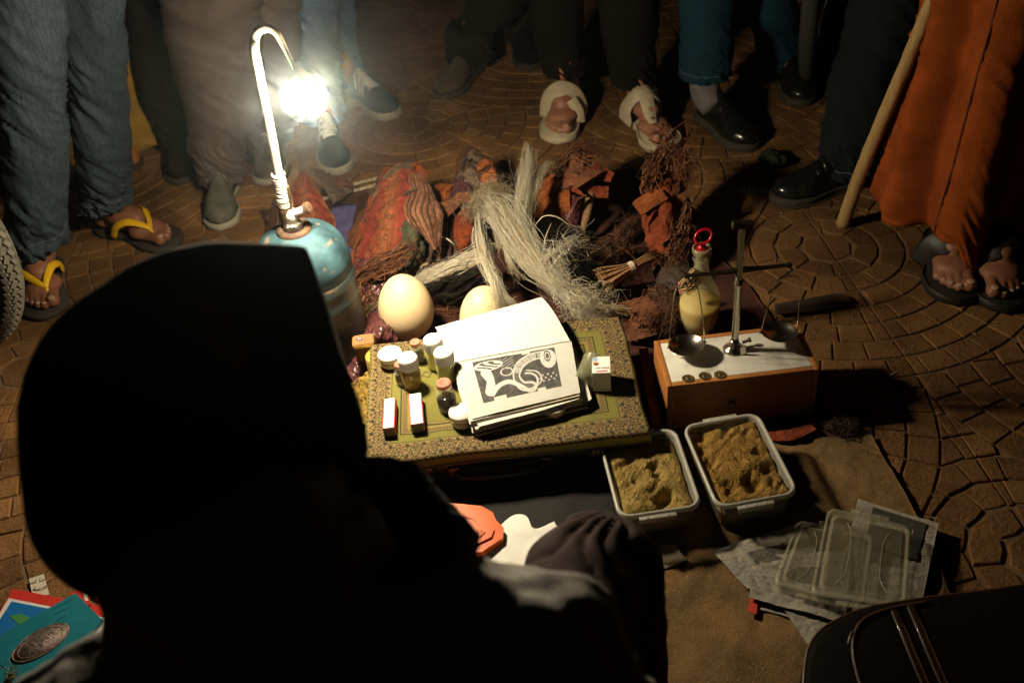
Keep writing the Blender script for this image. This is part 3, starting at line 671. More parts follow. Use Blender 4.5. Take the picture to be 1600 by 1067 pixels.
# tea tin, label tin
def rbox(c, sx, sy, r, z0, z1, rot=0, n=5, inset=0):
    pts = []
    for cx_, cy_, a0 in ((1, 1, 0), (-1, 1, 90), (-1, -1, 180), (1, -1, 270)):
        for k in range(n+1):
            a = math.radians(a0+90*k/n); pts.append((cx_*(sx/2-r)+(r)*math.cos(a), cy_*(sy/2-r)+(r)*math.sin(a)))
    p = np.array(pts); cr, sr = math.cos(rot), math.sin(rot); p = p@np.array([[cr, sr], [-sr, cr]])+np.array(c[:2]); m_ = len(p)
    v = np.vstack([np.c_[p, np.full(m_, z0)], np.c_[p, np.full(m_, z1)]])
    return v, [tuple(range(m_))[::-1], tuple(range(m_, 2*m_))]+[(i, (i+1) % m_, m_+(i+1) % m_, m_+i) for i in range(m_)]
m_tin = mat('brown_tin', (.055, .020, .012), (.035, .012, .008), rough=.4, metal=.2, ns=30, coat=.3)
m_tinlid = mat('tan_tin_lid', (.42, .19, .075), (.36, .15, .06), rough=.45, ns=40, metal=.2)
m_tingold = mat('gold_tin_rim', (.72, .52, .20), rough=.3, metal=.8)
tz = .120; tc_ = P(567, 531, tz); tin = thing('tea_tin', 'small brown tin with tan lid and gold rim, marked H, beside the gas bottle', 'tin', (tc_[0], tc_[1], .01)); tr = .06
mobj('body', *rbox(tc_, .040, .032, .006, .012, tz-.007, tr), m_tin, tin, False)
mobj('rim', *rbox(tc_, .0435, .0355, .007, tz-.0068, tz-.001, tr), m_tingold, tin, False)
mobj('lid', *rbox(tc_, .0395, .0315, .006, tz-.0009, tz+.0012, tr), m_tinlid, tin, False)
m_wprint = mat('white_print', (.80, .76, .70), rough=.6); m_navy = mat('navy_print', (.05, .03, .10), rough=.6)
plate_poly([(tc_[0]-.007+.0065*math.cos(k/16*6.28), tc_[1]+.002+.0055*math.sin(k/16*6.28)) for k in range(16)], tz+.0016, .0003, m_navy, 'badge', tin)
text('H', .0085, m_wprint, tin, (tc_[0]-.007, tc_[1]+.002, tz+.0017), (1, .06, 0), (-.06, 1, 0))
for k in range(2): mobj('print_line', *box((tc_[0]+.006+.005*k, tc_[1], tz+.0014), (.0006, .016-.008*k, .0004), tr), m_navy, tin, False)
q = P(598, 563, .10); lt = thing('label_tin', 'round tin with yellow label behind the white jar, mostly hidden', 'tin', (q[0]-.02, q[1]+.025, .01))
q = P(590, 553, .108)
mobj('tin_wall', *lathe((q[0], q[1], .014), [(.024, 0), (.026, .002), (.026, .09), (.024, .0925), (0, .0925)], 32), mat('yellow_label', (.46, .33, .06), (.38, .25, .05), rough=.6, ns=60), lt)
# eggs
m_egg = mat('ostrich_shell', (.72, .56, .34), (.68, .51, .29), rough=.42, ns=5, bump=.35, bs=420, bd=.0009, fleck=(.55, .38, .20), fleck_s=330, fleck_t=.68, sub=.08)
def egg(px, pyb, r, h, label, ax, z0=.018):
    b = P(px, pyb, z0); pr = []
    for k in range(33):
        a = math.pi*k/32; zc = -math.cos(a); rr_ = r*math.sin(a)*(1-.10*zc); pr.append((max(rr_, 0), h/2*(1+zc)))
    t = mobj('ostrich_egg', *lathe(b-np.array([ax[0], ax[1], 0])*h*.2, pr, 64, ax=ax), m_egg); tag(t, label, 'egg', 'ostrich eggs')
egg(643, 524, .0585, .150, 'whole cream ostrich egg standing between gas bottle and bottles', (-.03, .10, 1))
egg(768, 540, .0570, .146, 'cream ostrich egg behind the open book with pale hair falling over it', (-.05, .06, 1))
# ---------------------------------------------------------------- hides and pouches
m_kil = mat('kilim_weave', vc=True, rough=.85, bump=.9, bs=260, bd=.003, col2=(.62, .55, .5), ns=45)
m_lea = mat('orange_leather', (.34, .10, .026), (.15, .038, .013), rough=.85, ns=18, bump=1, bs=160, bd=.006, spec=.2)
m_lea2 = mat('red_leather', (.27, .058, .020), (.13, .026, .012), rough=.85, ns=22, bump=1, bs=170, bd=.006, spec=.2)
m_leab = mat('brown_leather', (.21, .070, .025), (.10, .034, .014), rough=.85, ns=22, bump=1, bs=160, bd=.006)
m_leav = mat('violet_glitter_cloth', (.07, .022, .026), (.035, .012, .016), rough=.7, ns=80, fleck=(.4, .2, .3), fleck_s=300, fleck_t=.70, bump=.5)
m_leag = mat('green_hide', (.055, .058, .026), (.03, .03, .018), rough=.8, ns=25, bump=.8, bs=90)
m_lead = mat('dark_hide', (.030, .020, .014), (.06, .035, .022), rough=.7, ns=25, bump=.8, bs=70)
m_taup = mat('greyish_hide', (.13, .085, .055), (.06, .036, .024), rough=.8, ns=30, bump=.8, bs=80)
m_purp = mat('oxblood_leather', (.11, .035, .035), (.06, .018, .02), rough=.35, ns=22, bump=.6, bs=60, coat=.3)
m_fib = mat('reddish_root_fibre', vc=True, rough=.8)
m_hair = mat('animal_hair', vc=True, rough=.55, spec=.4)
FC = [(.26, .095, .04), (.16, .055, .024), (.36, .16, .07), (.09, .03, .015)]
FD = [(.14, .06, .028), (.08, .035, .018), (.20, .09, .04)]
def kil_paint(U, V):
    base = np.tile([.25, .052, .018], (len(U), 1)); 
    s = np.sin(V*11+.6*np.sin(U*7)); base[s > .55] = [.24, .032, .018]; base[(s < -.6)] = [.27, .085, .03]
    st = np.abs(np.mod(V*6, 1)-.5) < .02; base[st] = [.14, .05, .02]
    r = np.hypot(np.mod(U*7+.5*np.floor(V*5), 1)-.5, (np.mod(V*5, 1)-.5)*.7); base[(r < .15) & (r > .08)] *= .45; base[r < .05] = [.22, .13, .05]; wv = np.sin(U*420)*np.sin(V*300); base *= (1+.18*wv)[:, None]
    return base*(.8+.4*rng.random(len(U)))[:, None]
def stripe_paint(U, V):
    base = np.tile([.055, .025, .018], (len(U), 1)); m1 = np.mod(V*7, 1); base[(m1 < .5)] = [.27, .11, .055]; base[(m1 > .6) & (m1 < .68)] = [.34, .2, .11]
    return base*(.8+.4*rng.random(len(U)))[:, None]
def Q(*l): return [P(*t) for t in l]
# a: pouch behind the lamp pipe
t = thing('kilim_pouch', 'peaked red kilim pouch with brown fringe, behind the valve of the gas bottle', 'pouch', P(480, 360, .01), 'peaked kilim and leather pouches')
sheet('front_flap', [Q((462, 268, .12), (470, 264, .125), (480, 270, .12)), Q((452, 300, .10), (478, 295, .12), (505, 315, .09)), Q((445, 335, .06), (485, 335, .09), (522, 345, .05)), Q((440, 372, .02), (490, 380, .05), (525, 378, .02))], m_kil, t, 60, 50, .004, 20, paint=kil_paint, seed=51)
sheet('side_flap', [Q((458, 270, .12), (450, 280, .10)), Q((440, 300, .09), (425, 315, .05)), Q((432, 345, .05), (415, 350, .02)), Q((436, 372, .03), (420, 378, .015))], m_kil, t, 40, 30, .004, 22, paint=stripe_paint, seed=52)
sheet('back_flap', [Q((466, 266, .12), (485, 262, .09)), Q((500, 290, .08), (545, 285, .02)), Q((520, 320, .05), (552, 300, .016))], m_taup, t, 40, 30, .004, 24, seed=53)
strands('fringe', Q((455, 330, .08), (455, 290, .11), (465, 262, .135), (485, 275, .12), (500, 300, .09)), [.012, .012, .008, .01, .006], 130, .0009, m_fib, t, cols=[(.30, .2, .11), (.2, .12, .07)], wander=.006, seed=5)
tag(sheet('rolled_hide', [Q((470, 300, .02), (530, 285, .02), (550, 290, .015)), Q((475, 292, .045), (530, 277, .04), (550, 283, .03)), Q((480, 300, .06), (532, 290, .045), (552, 293, .025))], m_leab, None, 30, 50, .003, 20, seed=55), 'brown rolled hide pointing right, just behind the small kilim pouch', 'hide')
# b: big kilim pouch
bp_ = t = thing('kilim_pouch', 'largest red embroidered kilim pouch, left of the striped flap and above the first egg', 'pouch', P(610, 420, .01), 'peaked kilim and leather pouches')
sheet('front_flap', [Q((612, 262, .165), (626, 256, .17), (642, 268, .165)), Q((588, 295, .14), (622, 292, .165), (655, 305, .145)), Q((568, 345, .09), (610, 340, .135), (655, 350, .12)), Q((552, 400, .035), (600, 395, .08), (650, 400, .075)), Q((548, 445, .015), (600, 450, .035), (640, 445, .03))], m_kil, t, 110, 90, .0045, 15, paint=kil_paint, seed=61)
sheet('striped_flap', [Q((638, 275, .165), (650, 270, .165), (660, 272, .16)), Q((640, 300, .155), (662, 300, .165), (682, 312, .15)), Q((632, 322, .155), (655, 330, .17), (690, 335, .14)), Q((638, 345, .14), (665, 355, .145), (690, 370, .11)), Q((668, 375, .11), (680, 390, .10), (686, 405, .07))], m_kil, t, 80, 80, .003, 18, paint=stripe_paint, seed=62)
sheet('dark_edge_flap', [Q((612, 258, .165), (600, 262, .15)), Q((590, 285, .13), (578, 300, .11)), Q((578, 312, .10), (574, 322, .08))], m_lead, t, 40, 24, .004, 22, seed=63)
sheet('side_flap', [Q((565, 330, .07), (588, 312, .09)), Q((545, 365, .03), (575, 360, .08)), Q((548, 385, .012), (560, 395, .05))], m_leab, t, 30, 30, .003, 18, seed=64)
sheet('green_hide_edge', [Q((632, 345, .13), (648, 350, .13), (655, 365, .11)), Q((628, 380, .10), (645, 385, .11), (662, 390, .08)), Q((615, 415, .06), (635, 415, .085), (655, 410, .05)), Q((600, 440, .025), (618, 440, .045), (640, 430, .02))], m_leag, t, 60, 40, .005, 22, seed=65)
strands('fringe', Q((555, 440, .05), (590, 420, .085), (625, 400, .105), (648, 380, .11)), [.022, .026, .024, .012], 190, .0015, m_fib, t, cols=FC, wander=.007, k=9, seed=6, stray=.12)
strands('tie_strands', Q((578, 318, .13), (595, 290, .15), (620, 262, .175), (650, 262, .17), (672, 290, .15)), [.004, .005, .007, .005, .004], 60, .0009, m_fib, t, cols=[(.25, .17, .09), (.12, .08, .05)], wander=.006, seed=7)
# shavings of root in front of it
o = strands('root_shavings', Q((560, 440, .02), (575, 470, .025), (572, 500, .02), (590, 520, .02)), [.03, .035, .03, .02], 360, .0019, m_fib, None, cols=FC+[(.42, .20, .09)], k=7, wander=.009, seed=8, part=(0, 1), stray=.1, curl=.003, flat=(1, 1, .5))
tag(o, 'tangle of reddish root shavings between gas bottle and first ostrich egg', 'roots')
o = strands('root_shavings', Q((690, 478, .02), (720, 470, .02), (690, 490, .018)), [.03, .03, .03], 260, .0017, m_fib, None, cols=FC, k=7, wander=.008, seed=9, curl=.003, flat=(1, 1, .4)); tag(o, 'reddish root shavings heaped in the gap between the two ostrich eggs', 'roots')
tag(sheet('leather_scrap', [Q((535, 420, .03), (580, 400, .06), (620, 410, .05)), Q((540, 450, .02), (585, 440, .05), (625, 440, .03)), Q((560, 475, .012), (590, 470, .03), (620, 470, .014))], m_purp, None, 50, 50, .005, 20, seed=66), 'wine red leather scrap under the fringe of the largest kilim pouch', 'leather')
tag(sheet('leather_bag', [Q((560, 515, .03), (590, 492, .06), (615, 510, .05)), Q((548, 545, .04), (590, 515, .10), (618, 530, .06)), Q((545, 580, .04), (570, 560, .06), (600, 550, .04)), Q((560, 610, .02), (575, 600, .02), (590, 590, .02))], m_purp, None, 70, 60, .006, 17, seed=67), 'glossy oxblood leather bag slumped under the small brown tin', 'bag')
rs = random.Random(4)
def scraps(t, spots, mats):
    for (x, y, z, sz, an) in spots:
        c = P(x, y, z); u = np.array([math.cos(an), .25*math.sin(an), .75*math.sin(an)]); v = np.array([-math.sin(an)*.5, -.55, .65*math.cos(an)]); v /= np.linalg.norm(v); w_ = np.cross(u, v); L, W = sz, sz*rs.uniform(.45, .7); f1, f2 = rs.uniform(.15, .45), rs.uniform(-.3, .3)
        rows = []
        for i, s_ in enumerate((-1, -.15, 0, 1)):
            rows.append([c+u*L*s_+v*W*k*(1-.35*abs(s_)*rs.random())+w_*sz*(f1*abs(s_)+f2*k*.5) for k in (-1, -.1, .1, 1)])
        sheet('hide_scrap', rows, rs.choice(mats), t, 34, 30, .0022, 26, .0028, seed=rs.randrange(900))
scraps(bp_, [(600, 275, .15, .030, 1.2), (655, 268, .17, .026, 2.2), (580, 330, .11, .032, 1.0), (640, 300, .165, .020, .4), (560, 385, .06, .028, 1.3)], [m_leab, m_lea2, m_taup, m_leab])
# c: pouch with violet cloth and sticks
t = thing('leather_pouch', 'orange leather pouch with dark knotted top and violet glittery cloth, left of the white plume', 'pouch', P(745, 380, .01), 'peaked kilim and leather pouches')
sheet('knotted_flap', [Q((722, 242, .15), (735, 236, .16), (750, 242, .155)), Q((714, 270, .13), (734, 262, .155), (756, 262, .14)), Q((708, 292, .11), (738, 290, .14), (765, 296, .12))], m_taup, t, 60, 50, .006, 24, seed=71)
sheet('orange_flap', [Q((744, 256, .15), (760, 252, .155), (770, 262, .14)), Q((748, 285, .13), (772, 278, .15), (786, 292, .12)), Q((742, 320, .10), (775, 310, .12), (795, 325, .07)), Q((715, 350, .08), (745, 345, .10), (790, 350, .04))], m_lea, t, 70, 60, .005, 16, seed=72)
sheet('violet_cloth', [Q((705, 288, .11), (722, 276, .14), (738, 292, .14)), Q((698, 310, .10), (716, 305, .13), (735, 312, .13)), Q((690, 330, .08), (705, 332, .10), (722, 325, .10)), Q((682, 345, .06), (695, 352, .07), (702, 350, .07))], m_leav, t, 50, 40, .005, 22, seed=73)
sheet('brown_strap', [Q((668, 330, .10), (690, 318, .12), (720, 300, .14)), Q((672, 342, .10), (696, 340, .11), (730, 312, .13))], m_leab, t, 24, 50, .003, 20, seed=74)
sheet('left_flap', [Q((672, 292, .10), (700, 285, .11)), Q((668, 315, .08), (705, 315, .10)), Q((665, 345, .05), (700, 345, .08))], m_lea, t, 40, 36, .004, 18, seed=75)
sheet('belly', [Q((712, 335, .09), (735, 322, .12), (750, 330, .10)), Q((705, 370, .06), (728, 360, .10), (748, 375, .06)), Q((708, 405, .02), (722, 400, .04), (738, 405, .015))], m_lea2, t, 50, 40, .005, 18, seed=76)
strands('top_fringe', Q((712, 285, .125), (718, 250, .155), (736, 232, .17), (760, 250, .16)), [.004, .007, .008, .004], 90, .0009, m_fib, t, cols=FD, wander=.005, seed=10)
scraps(t, [(728, 262, .16, .024, 1.9), (752, 268, .16, .026, .9), (775, 300, .14, .030, 2.3), (760, 335, .11, .028, .6), (700, 300, .12, .024, 1.4), (682, 322, .11, .024, .2), (735, 310, .14, .022, 2.7)], [m_leab, m_lea2, m_lea, m_lead])
m_bark = mat('dark_bark', (.085, .045, .028), (.04, .02, .014), rough=.8, ns=40, bump=1, bs=120, bd=.004, stretch=(1, 1, 1), fleck=(.22, .13, .08), fleck_s=120, fleck_t=.68)
t = thing('stick_bundle', 'bundle of dark peeled sticks tied with pale string, in front of the violet cloth', 'sticks', P(680, 420, .01))
for i, (x0, y0, x1, y1, r) in enumerate([(666, 418, 688, 345, .0075), (684, 422, 696, 350, .0085), (700, 412, 706, 345, .007), (674, 405, 682, 350, .006), (712, 405, 716, 352, .0065)]):
    a, b_ = P(x0, y0, .04), P(x1, y1, .085); mobj('stick', *tube([a, (a+b_)/2+np.array([.002*(i % 2), 0, .001]), b_], [r*.95, r, r*.9], 12, 16), m_bark, t)
m_string = mat('pale_string', (.60, .52, .38), rough=.8)
mobj('string', *tube(Q((660, 382, .062), (668, 372, .085), (690, 370, .09), (705, 378, .085), (712, 388, .06)), .0014, 8, 24), m_string, t)
mobj('knot', *lathe(P(667, 372, .088), [(0, -.004), (.004, -.001), (.0035, .003), (0, .005)], 8), m_string, t)
tag(sheet('pale_root', [Q((640, 418, .03), (655, 405, .045), (672, 400, .03)), Q((638, 428, .03), (658, 418, .05), (680, 412, .03))], mat('cream_root', (.55, .42, .25), (.42, .28, .15), rough=.8, ns=50), None, 20, 40, .004, 30, .006, seed=78), 'pale peeled root lying across the foot of the dark sticks', 'root')
# d: brown pouch
t = thing('leather_pouch', 'brown leather pouch with folded square flap and shaggy top, right of the white plume', 'pouch', P(900, 330, .01), 'peaked kilim and leather pouches')
sheet('orange_side', [Q((836, 290, .07), (860, 278, .10), (885, 262, .13)), Q((838, 318, .05), (862, 312, .10), (890, 300, .13)), Q((840, 345, .02), (866, 345, .06), (892, 340, .08))], m_lea, t, 60, 50, .0045, 18, seed=81)
sheet('crumpled_flap', [Q((892, 240, .15), (905, 234, .16), (925, 246, .15)), Q((880, 268, .14), (905, 258, .165), (935, 268, .15)), Q((872, 300, .11), (900, 292, .15), (925, 292, .13))], m_leab, t, 60, 60, .006, 20, seed=82)
sheet('square_flap', [Q((890, 286, .15), (912, 268, .165), (928, 258, .165)), Q((900, 296, .15), (926, 278, .165), (945, 268, .16))], m_leab, t, 30, 40, .002, 14, .004, seed=83)
sheet('square_flap', [Q((882, 285, .14), (900, 292, .15)), Q((895, 300, .13), (912, 306, .14))], m_lea2, t, 24, 24, .002, 14, .004, seed=84)
sheet('dark_side', [Q((870, 300, .11), (895, 305, .12), (915, 310, .10)), Q((866, 335, .06), (890, 340, .08), (915, 345, .05)), Q((868, 370, .02), (890, 372, .03), (912, 375, .015))], m_purp, t, 40, 40, .004, 20, seed=85)
strands('shaggy_top', Q((868, 285, .13), (882, 255, .155), (905, 232, .17), (935, 236, .16), (958, 246, .14)), [.008, .011, .012, .011, .006], 170, .0014, m_fib, t, cols=FC+FD, wander=.007, seed=11, stray=.1)
scraps(t, [(880, 262, .15, .028, 1.2), (918, 246, .165, .026, .3), (940, 272, .15, .028, 2.4), (866, 300, .12, .028, 1.5), (905, 312, .13, .024, .8), (935, 300, .12, .024, 2.9), (855, 330, .09, .026, 1.1)], [m_leab, m_lea2, m_leab, m_purp])
# bone-like root handle
tag(mobj('thick_root', *tube(Q((908, 372, .04), (916, 340, .08), (922, 310, .11), (920, 294, .125)), [.007, .0095, .011, .009], 14, 24), mat('pale_root_bark', (.26, .15, .07), (.16, .085, .04), rough=.8, ns=60, bump=.9, bs=120)), 'thick pale brown root standing against the brown leather pouch', 'root')
o = strands('root_tangle', Q((900, 385, .05), (925, 400, .06), (955, 390, .055), (945, 425, .03)), [.022, .036, .03, .022], 330, .0017, m_fib, None, cols=FD+[(.22, .10, .045)], k=9, wander=.010, seed=12, curl=.003, flat=(1, 1, .6)); tag(o, 'dark brown curly root tangle between the black hair and the twig bundle', 'roots')
o = strands('root_tangle', Q((960, 375, .04), (985, 355, .05), (1005, 340, .04)), [.012, .018, .012], 90, .0012, m_fib, None, cols=FD, k=8, wander=.008, seed=13); tag(o, 'thin dark rootlets in the shade left of the fibre topped pouch', 'roots')
# e: right pouch
t = thing('leather_pouch', 'rust leather pouch topped by a mop of red fibres, below the right white sandal', 'pouch', P(1045, 400, .01), 'peaked kilim and leather pouches')
sheet('front_flap', [Q((1018, 272, .14), (1040, 262, .15), (1062, 272, .13)), Q((1006, 310, .11), (1040, 305, .145), (1070, 312, .11)), Q((1004, 355, .08), (1040, 350, .12), (1068, 355, .08)), Q((1020, 400, .03), (1045, 400, .06), (1070, 400, .03))], m_lea2, t, 90, 60, .005, 16, seed=91)
sheet('edge_strap', [Q((1054, 275, .145), (1068, 280, .13)), Q((1050, 330, .13), (1068, 335, .11)), Q((1046, 375, .10), (1064, 380, .08))], m_lea, t, 60, 20, .002, 14, .003, seed=92)
sheet('folded_strap', [Q((988, 318, .12), (1002, 336, .12)), Q((1012, 302, .145), (1026, 322, .145)), Q((1034, 296, .155), (1044, 312, .15))], m_lea, t, 40, 24, .002, 14, .004, seed=93)
strands('fibre_mop', Q((1010, 300, .14), (1022, 268, .165), (1045, 238, .185), (1068, 262, .17), (1072, 295, .14)), [.016, .026, .022, .024, .014], 330, .0016, m_fib, t, cols=FC, wander=.011, seed=14, stray=.12, curl=.003)
strands('hanging_fringe', Q((1075, 315, .13), (1068, 355, .10), (1055, 400, .06), (1045, 440, .02)), [.008, .018, .026, .02], 210, .0017, m_fib, t, cols=FC+FD, wander=.008, seed=15, stray=.1, curl=.002)
strands('side_fringe', Q((1072, 340, .10), (1086, 370, .07), (1080, 410, .04)), [.008, .012, .012], 110, .0012, m_fib, t, cols=FD, wander=.007, seed=16)
scraps(t, [(1030, 275, .15, .026, .7), (1062, 300, .14, .028, 1.9), (1018, 345, .11, .030, 1.4), (1050, 370, .10, .028, .5), (1072, 345, .10, .024, 2.2), (1030, 400, .05, .028, 1.0)], [m_lea2, m_leab, m_lea2])
# brown hides near the tub
tag(sheet('flat_hide', [Q((955, 478, .02), (1000, 466, .03), (1030, 455, .03), (1046, 450, .02)), Q((970, 505, .03), (1005, 495, .045), (1032, 485, .04), (1050, 478, .02)), Q((980, 535, .02), (1000, 530, .035), (1020, 525, .03), (1036, 520, .015))], m_leab, None, 60, 70, .004, 14, seed=95), 'flat reddish hide lying between the rug corner and the carafe', 'hide')
o = strands('rootlets', Q((1000, 520, .03), (1015, 500, .05), (1030, 480, .06)), [.014, .016, .02], 60, .0012, m_fib, None, cols=FC, k=10, wander=.008, seed=17); tag(o, 'few brown rootlets curling up at the far left corner of the scale box', 'roots')
o = strands('root_tangle', Q((1015, 455, .05), (1040, 465, .05), (1046, 500, .035), (1030, 515, .03)), [.018, .025, .02, .014], 300, .0013, m_fib, None, cols=FD, k=9, wander=.01, seed=18, curl=.003); tag(o, 'dark root tangle heaped just left of the carafe', 'roots')
tag(sheet('dark_hide', [Q((1020, 420, .03), (1050, 410, .05), (1075, 405, .05)), Q((1025, 440, .03), (1055, 432, .055), (1080, 430, .05)), Q((1035, 455, .02), (1060, 452, .04), (1078, 455, .03))], m_lead, None, 40, 40, .004, 20, seed=96), 'stiff dark hide fold behind the cord wrapped carafe neck', 'hide')
tag(sheet('dark_hide', [Q((835, 345, .03), (880, 340, .06), (925, 380, .05)), Q((850, 420, .05), (880, 410, .09), (925, 430, .05)), Q((870, 470, .03), (900, 465, .05), (930, 465, .02))], m_lead, None, 50, 50, .005, 14, seed=97), 'near black hide under the black hair, right of the cream hair tail', 'hide')
tag(sheet('red_strap', [Q((998, 545, .04), (1012, 543, .045)), Q((1006, 590, .03), (1020, 590, .035)), Q((1014, 640, .02), (1032, 642, .02)), Q((1020, 668, .014), (1038, 670, .014))], m_lea2, None, 60, 16, .002, 12, .003, seed=98), 'dark red leather strap on the blanket between the rug and the scale box', 'strap')
tag(sheet('red_strap', [Q((1205, 688, .016), (1200, 676, .016)), Q((1240, 688, .02), (1236, 670, .02)), Q((1276, 672, .02), (1270, 662, .018))], m_lea2, None, 40, 20, .002, 12, .003, seed=99), 'short red leather strap beyond the right hand spice tub', 'strap')
tag(sheet('shadow_strip', [Q((1210, 476, .010), (1212, 492, .010)), Q((1270, 466, .012), (1272, 486, .012)), Q((1312, 460, .01), (1314, 478, .01)), Q((1328, 468, .009), (1330, 472, .009))], m_lead, None, 40, 14, .001, 12, .003, seed=100), 'dark pointed strip standing in for a cast shadow on the paving behind the scale box', 'strap')  # dark strip laid where a cast shadow falls on the paving
o = strands('blanket_tassel', Q((1285, 655, .014), (1310, 665, .016), (1340, 680, .012)), [.012, .02, .022], 110, .0012, m_fib, None, cols=[(.05, .03, .02), (.09, .05, .03)], k=12, wander=.012, seed=19, curl=.004, flat=(1, 1, .3)); tag(o, 'dark curly tassel at the right near corner of the blanket', 'tassel')
# hair tails
HW = [(.90, .84, .68), (.86, .78, .58), (.70, .58, .38), (.93, .90, .80), (.93, .90, .80)]
def translucent(m, f):
    nt = m.node_tree; b_ = nt.nodes['Principled BSDF']; t_ = nt.nodes.new('ShaderNodeBsdfTranslucent'); mx = nt.nodes.new('ShaderNodeMixShader'); mx.inputs[0].default_value = f
    nt.links.new(b_.inputs['Base Color'].links[0].from_socket, t_.inputs[0]); nt.links.new(b_.outputs[0], mx.inputs[1]); nt.links.new(t_.outputs[0], mx.inputs[2]); nt.links.new(mx.outputs[0], nt.nodes['Material Output'].inputs[0])
translucent(m_hair, .6); translucent(m_fib, .2)
HB = [(.012, .010, .009), (.03, .022, .016)]
t = thing('hair_plume', 'tall white hair plume standing upright in the middle of the hides', 'hair tail', P(805, 440, .05), 'animal hair tails')
strands('hair', Q((806, 440, .06), (812, 385, .10), (818, 330, .15), (822, 275, .20), (826, 224, .235)), [.012, .013, .014, .010, .004], 700, .0006, m_hair, t, cols=HW, k=12, wander=.002, seed=20, stray=.10, clumps=16)
strands('thin_strays', Q((820, 350, .14), (838, 290, .18), (850, 262, .19), (868, 252, .19)), [.006, .010, .012, .008], 70, .0005, m_hair, t, cols=HW, k=12, wander=.006, seed=21)
t = thing('hair_tail', 'broad cream hair tail sweeping down right from the plume to the rug corner', 'hair tail', P(860, 440, .05), 'animal hair tails')
strands('hair', Q((755, 318, .14), (785, 345, .14), (820, 395, .125), (862, 440, .11), (905, 482, .075)), [.016, .026, .024, .015, .010], 1000, .0006, m_hair, t, cols=HW, k=14, wander=.0022, seed=22, stray=.16, clumps=30)
strands('ruffled_crown', Q((740, 345, .12), (750, 318, .15), (775, 300, .165), (800, 318, .15)), [.016, .024, .028, .018], 500, .0005, m_hair, t, cols=[(.55, .45, .30), (.42, .32, .2), (.72, .62, .44)], k=10, wander=.004, seed=23, stray=.3, clumps=22)
strands('frayed_end', Q((880, 455, .10), (905, 478, .08), (925, 492, .06), (960, 500, .05)), [.015, .026, .032, .026], 420, .0007, m_hair, t, cols=HW, k=12, wander=.006, seed=24, stray=.3, curl=.001, clumps=26)
strands('loose_loops', Q((845, 430, .12), (862, 400, .14), (878, 420, .12), (885, 455, .09)), [.01, .014, .014, .01], 150, .0010, m_hair, t, cols=HW, k=14, wander=.012, seed=25)
strands('wisps', Q((800, 430, .10), (790, 370, .14), (770, 325, .17), (752, 300, .18)), [.006, .014, .026, .036], 130, .0005, m_hair, t, cols=HW, k=12, wander=.006, seed=121, stray=.3)
strands('wisps', Q((850, 440, .11), (870, 400, .14), (895, 380, .15), (925, 385, .14)), [.006, .012, .022, .03], 90, .0005, m_hair, t, cols=HW, k=12, wander=.006, seed=122, stray=.3)
strands('wisps', Q((800, 420, .10), (812, 340, .16), (822, 275, .2), (832, 235, .22)), [.006, .012, .022, .026], 120, .0005, m_hair, t, cols=HW, k=12, wander=.006, seed=123, stray=.3)
t = thing('hair_lock', 'long straight cream lock hanging over the second ostrich egg', 'hair tail', P(775, 470, .08), 'animal hair tails')
strands('hair', Q((748, 335, .155), (752, 375, .16), (764, 420, .165), (785, 462, .15), (806, 484, .13)), [.011, .013, .010, .011, .016], 620, .00055, m_hair, t, cols=HW, k=12, wander=.0018, seed=26, stray=.08, clumps=10)
strands('fine_ends', Q((768, 430, .166), (775, 455, .165), (772, 482, .155)), [.005, .012, .014], 60, .0005, m_hair, t, cols=HW, k=10, wander=.004, seed=27)
t = thing('hair_tail', 'white and black streaked hair tail lying left, between the two eggs', 'hair tail', P(700, 430, .05), 'animal hair tails')
strands('white_hair', Q((775, 385, .12), (745, 395, .12), (705, 412, .10), (665, 428, .075), (645, 440, .06)), [.014, .018, .014, .010, .006], 620, .0006, m_hair, t, cols=HW, k=12, wander=.002, seed=28, stray=.10, clumps=14)
strands('black_hair', Q((765, 415, .115), (725, 434, .10), (690, 450, .08), (655, 452, .05)), [.016, .026, .026, .012], 700, .0008, m_hair, t, cols=HB+[(.10, .08, .06)], k=12, wander=.003, seed=29, clumps=12)
strands('streaks', Q((765, 405, .122), (725, 418, .115), (690, 432, .10), (655, 444, .07)), [.014, .022, .02, .010], 130, .0009, m_hair, t, cols=HW, k=12, wander=.004, seed=30)
t = thing('hair_tail', 'glossy black hair tail crossed by a few pale hairs, right of the cream tail', 'hair tail', P(880, 440, .05), 'animal hair tails')
strands('hair', Q((842, 345, .10), (862, 375, .12), (885, 415, .11), (905, 455, .07), (915, 478, .05)), [.022, .03, .032, .028, .018], 1800, .0007, m_hair, t, cols=HB, k=12, wander=.003, seed=31, stray=.10, clumps=26)
mb = MB()
for l in ([(836, 352, .13), (850, 338, .15), (872, 340, .15), (896, 358, .12)], [(848, 398, .13), (852, 372, .15), (862, 348, .15)], [(880, 370, .14), (900, 382, .13), (910, 400, .11)]):
    mb.add(tube(Q(*l), [.0012, .001, .0005], 5, 24))
mb.build('pale_hairs', mat('single_pale_hair', (.7, .6, .42), rough=.5), t)
t = thing('reed_brush', 'pale stiff reed brush end poking out at the far corner of the prayer rug', 'brush', P(950, 490, .05))
strands('reeds', Q((905, 474, .07), (935, 480, .065), (960, 484, .06), (984, 486, .055)), [.008, .009, .011, .013], 90, .0012, m_hair, t, cols=[(.50, .38, .22), (.38, .27, .15), (.62, .5, .32)], k=5, wander=.002, tip=.9, seed=33, part=(0, 1), sides=5)
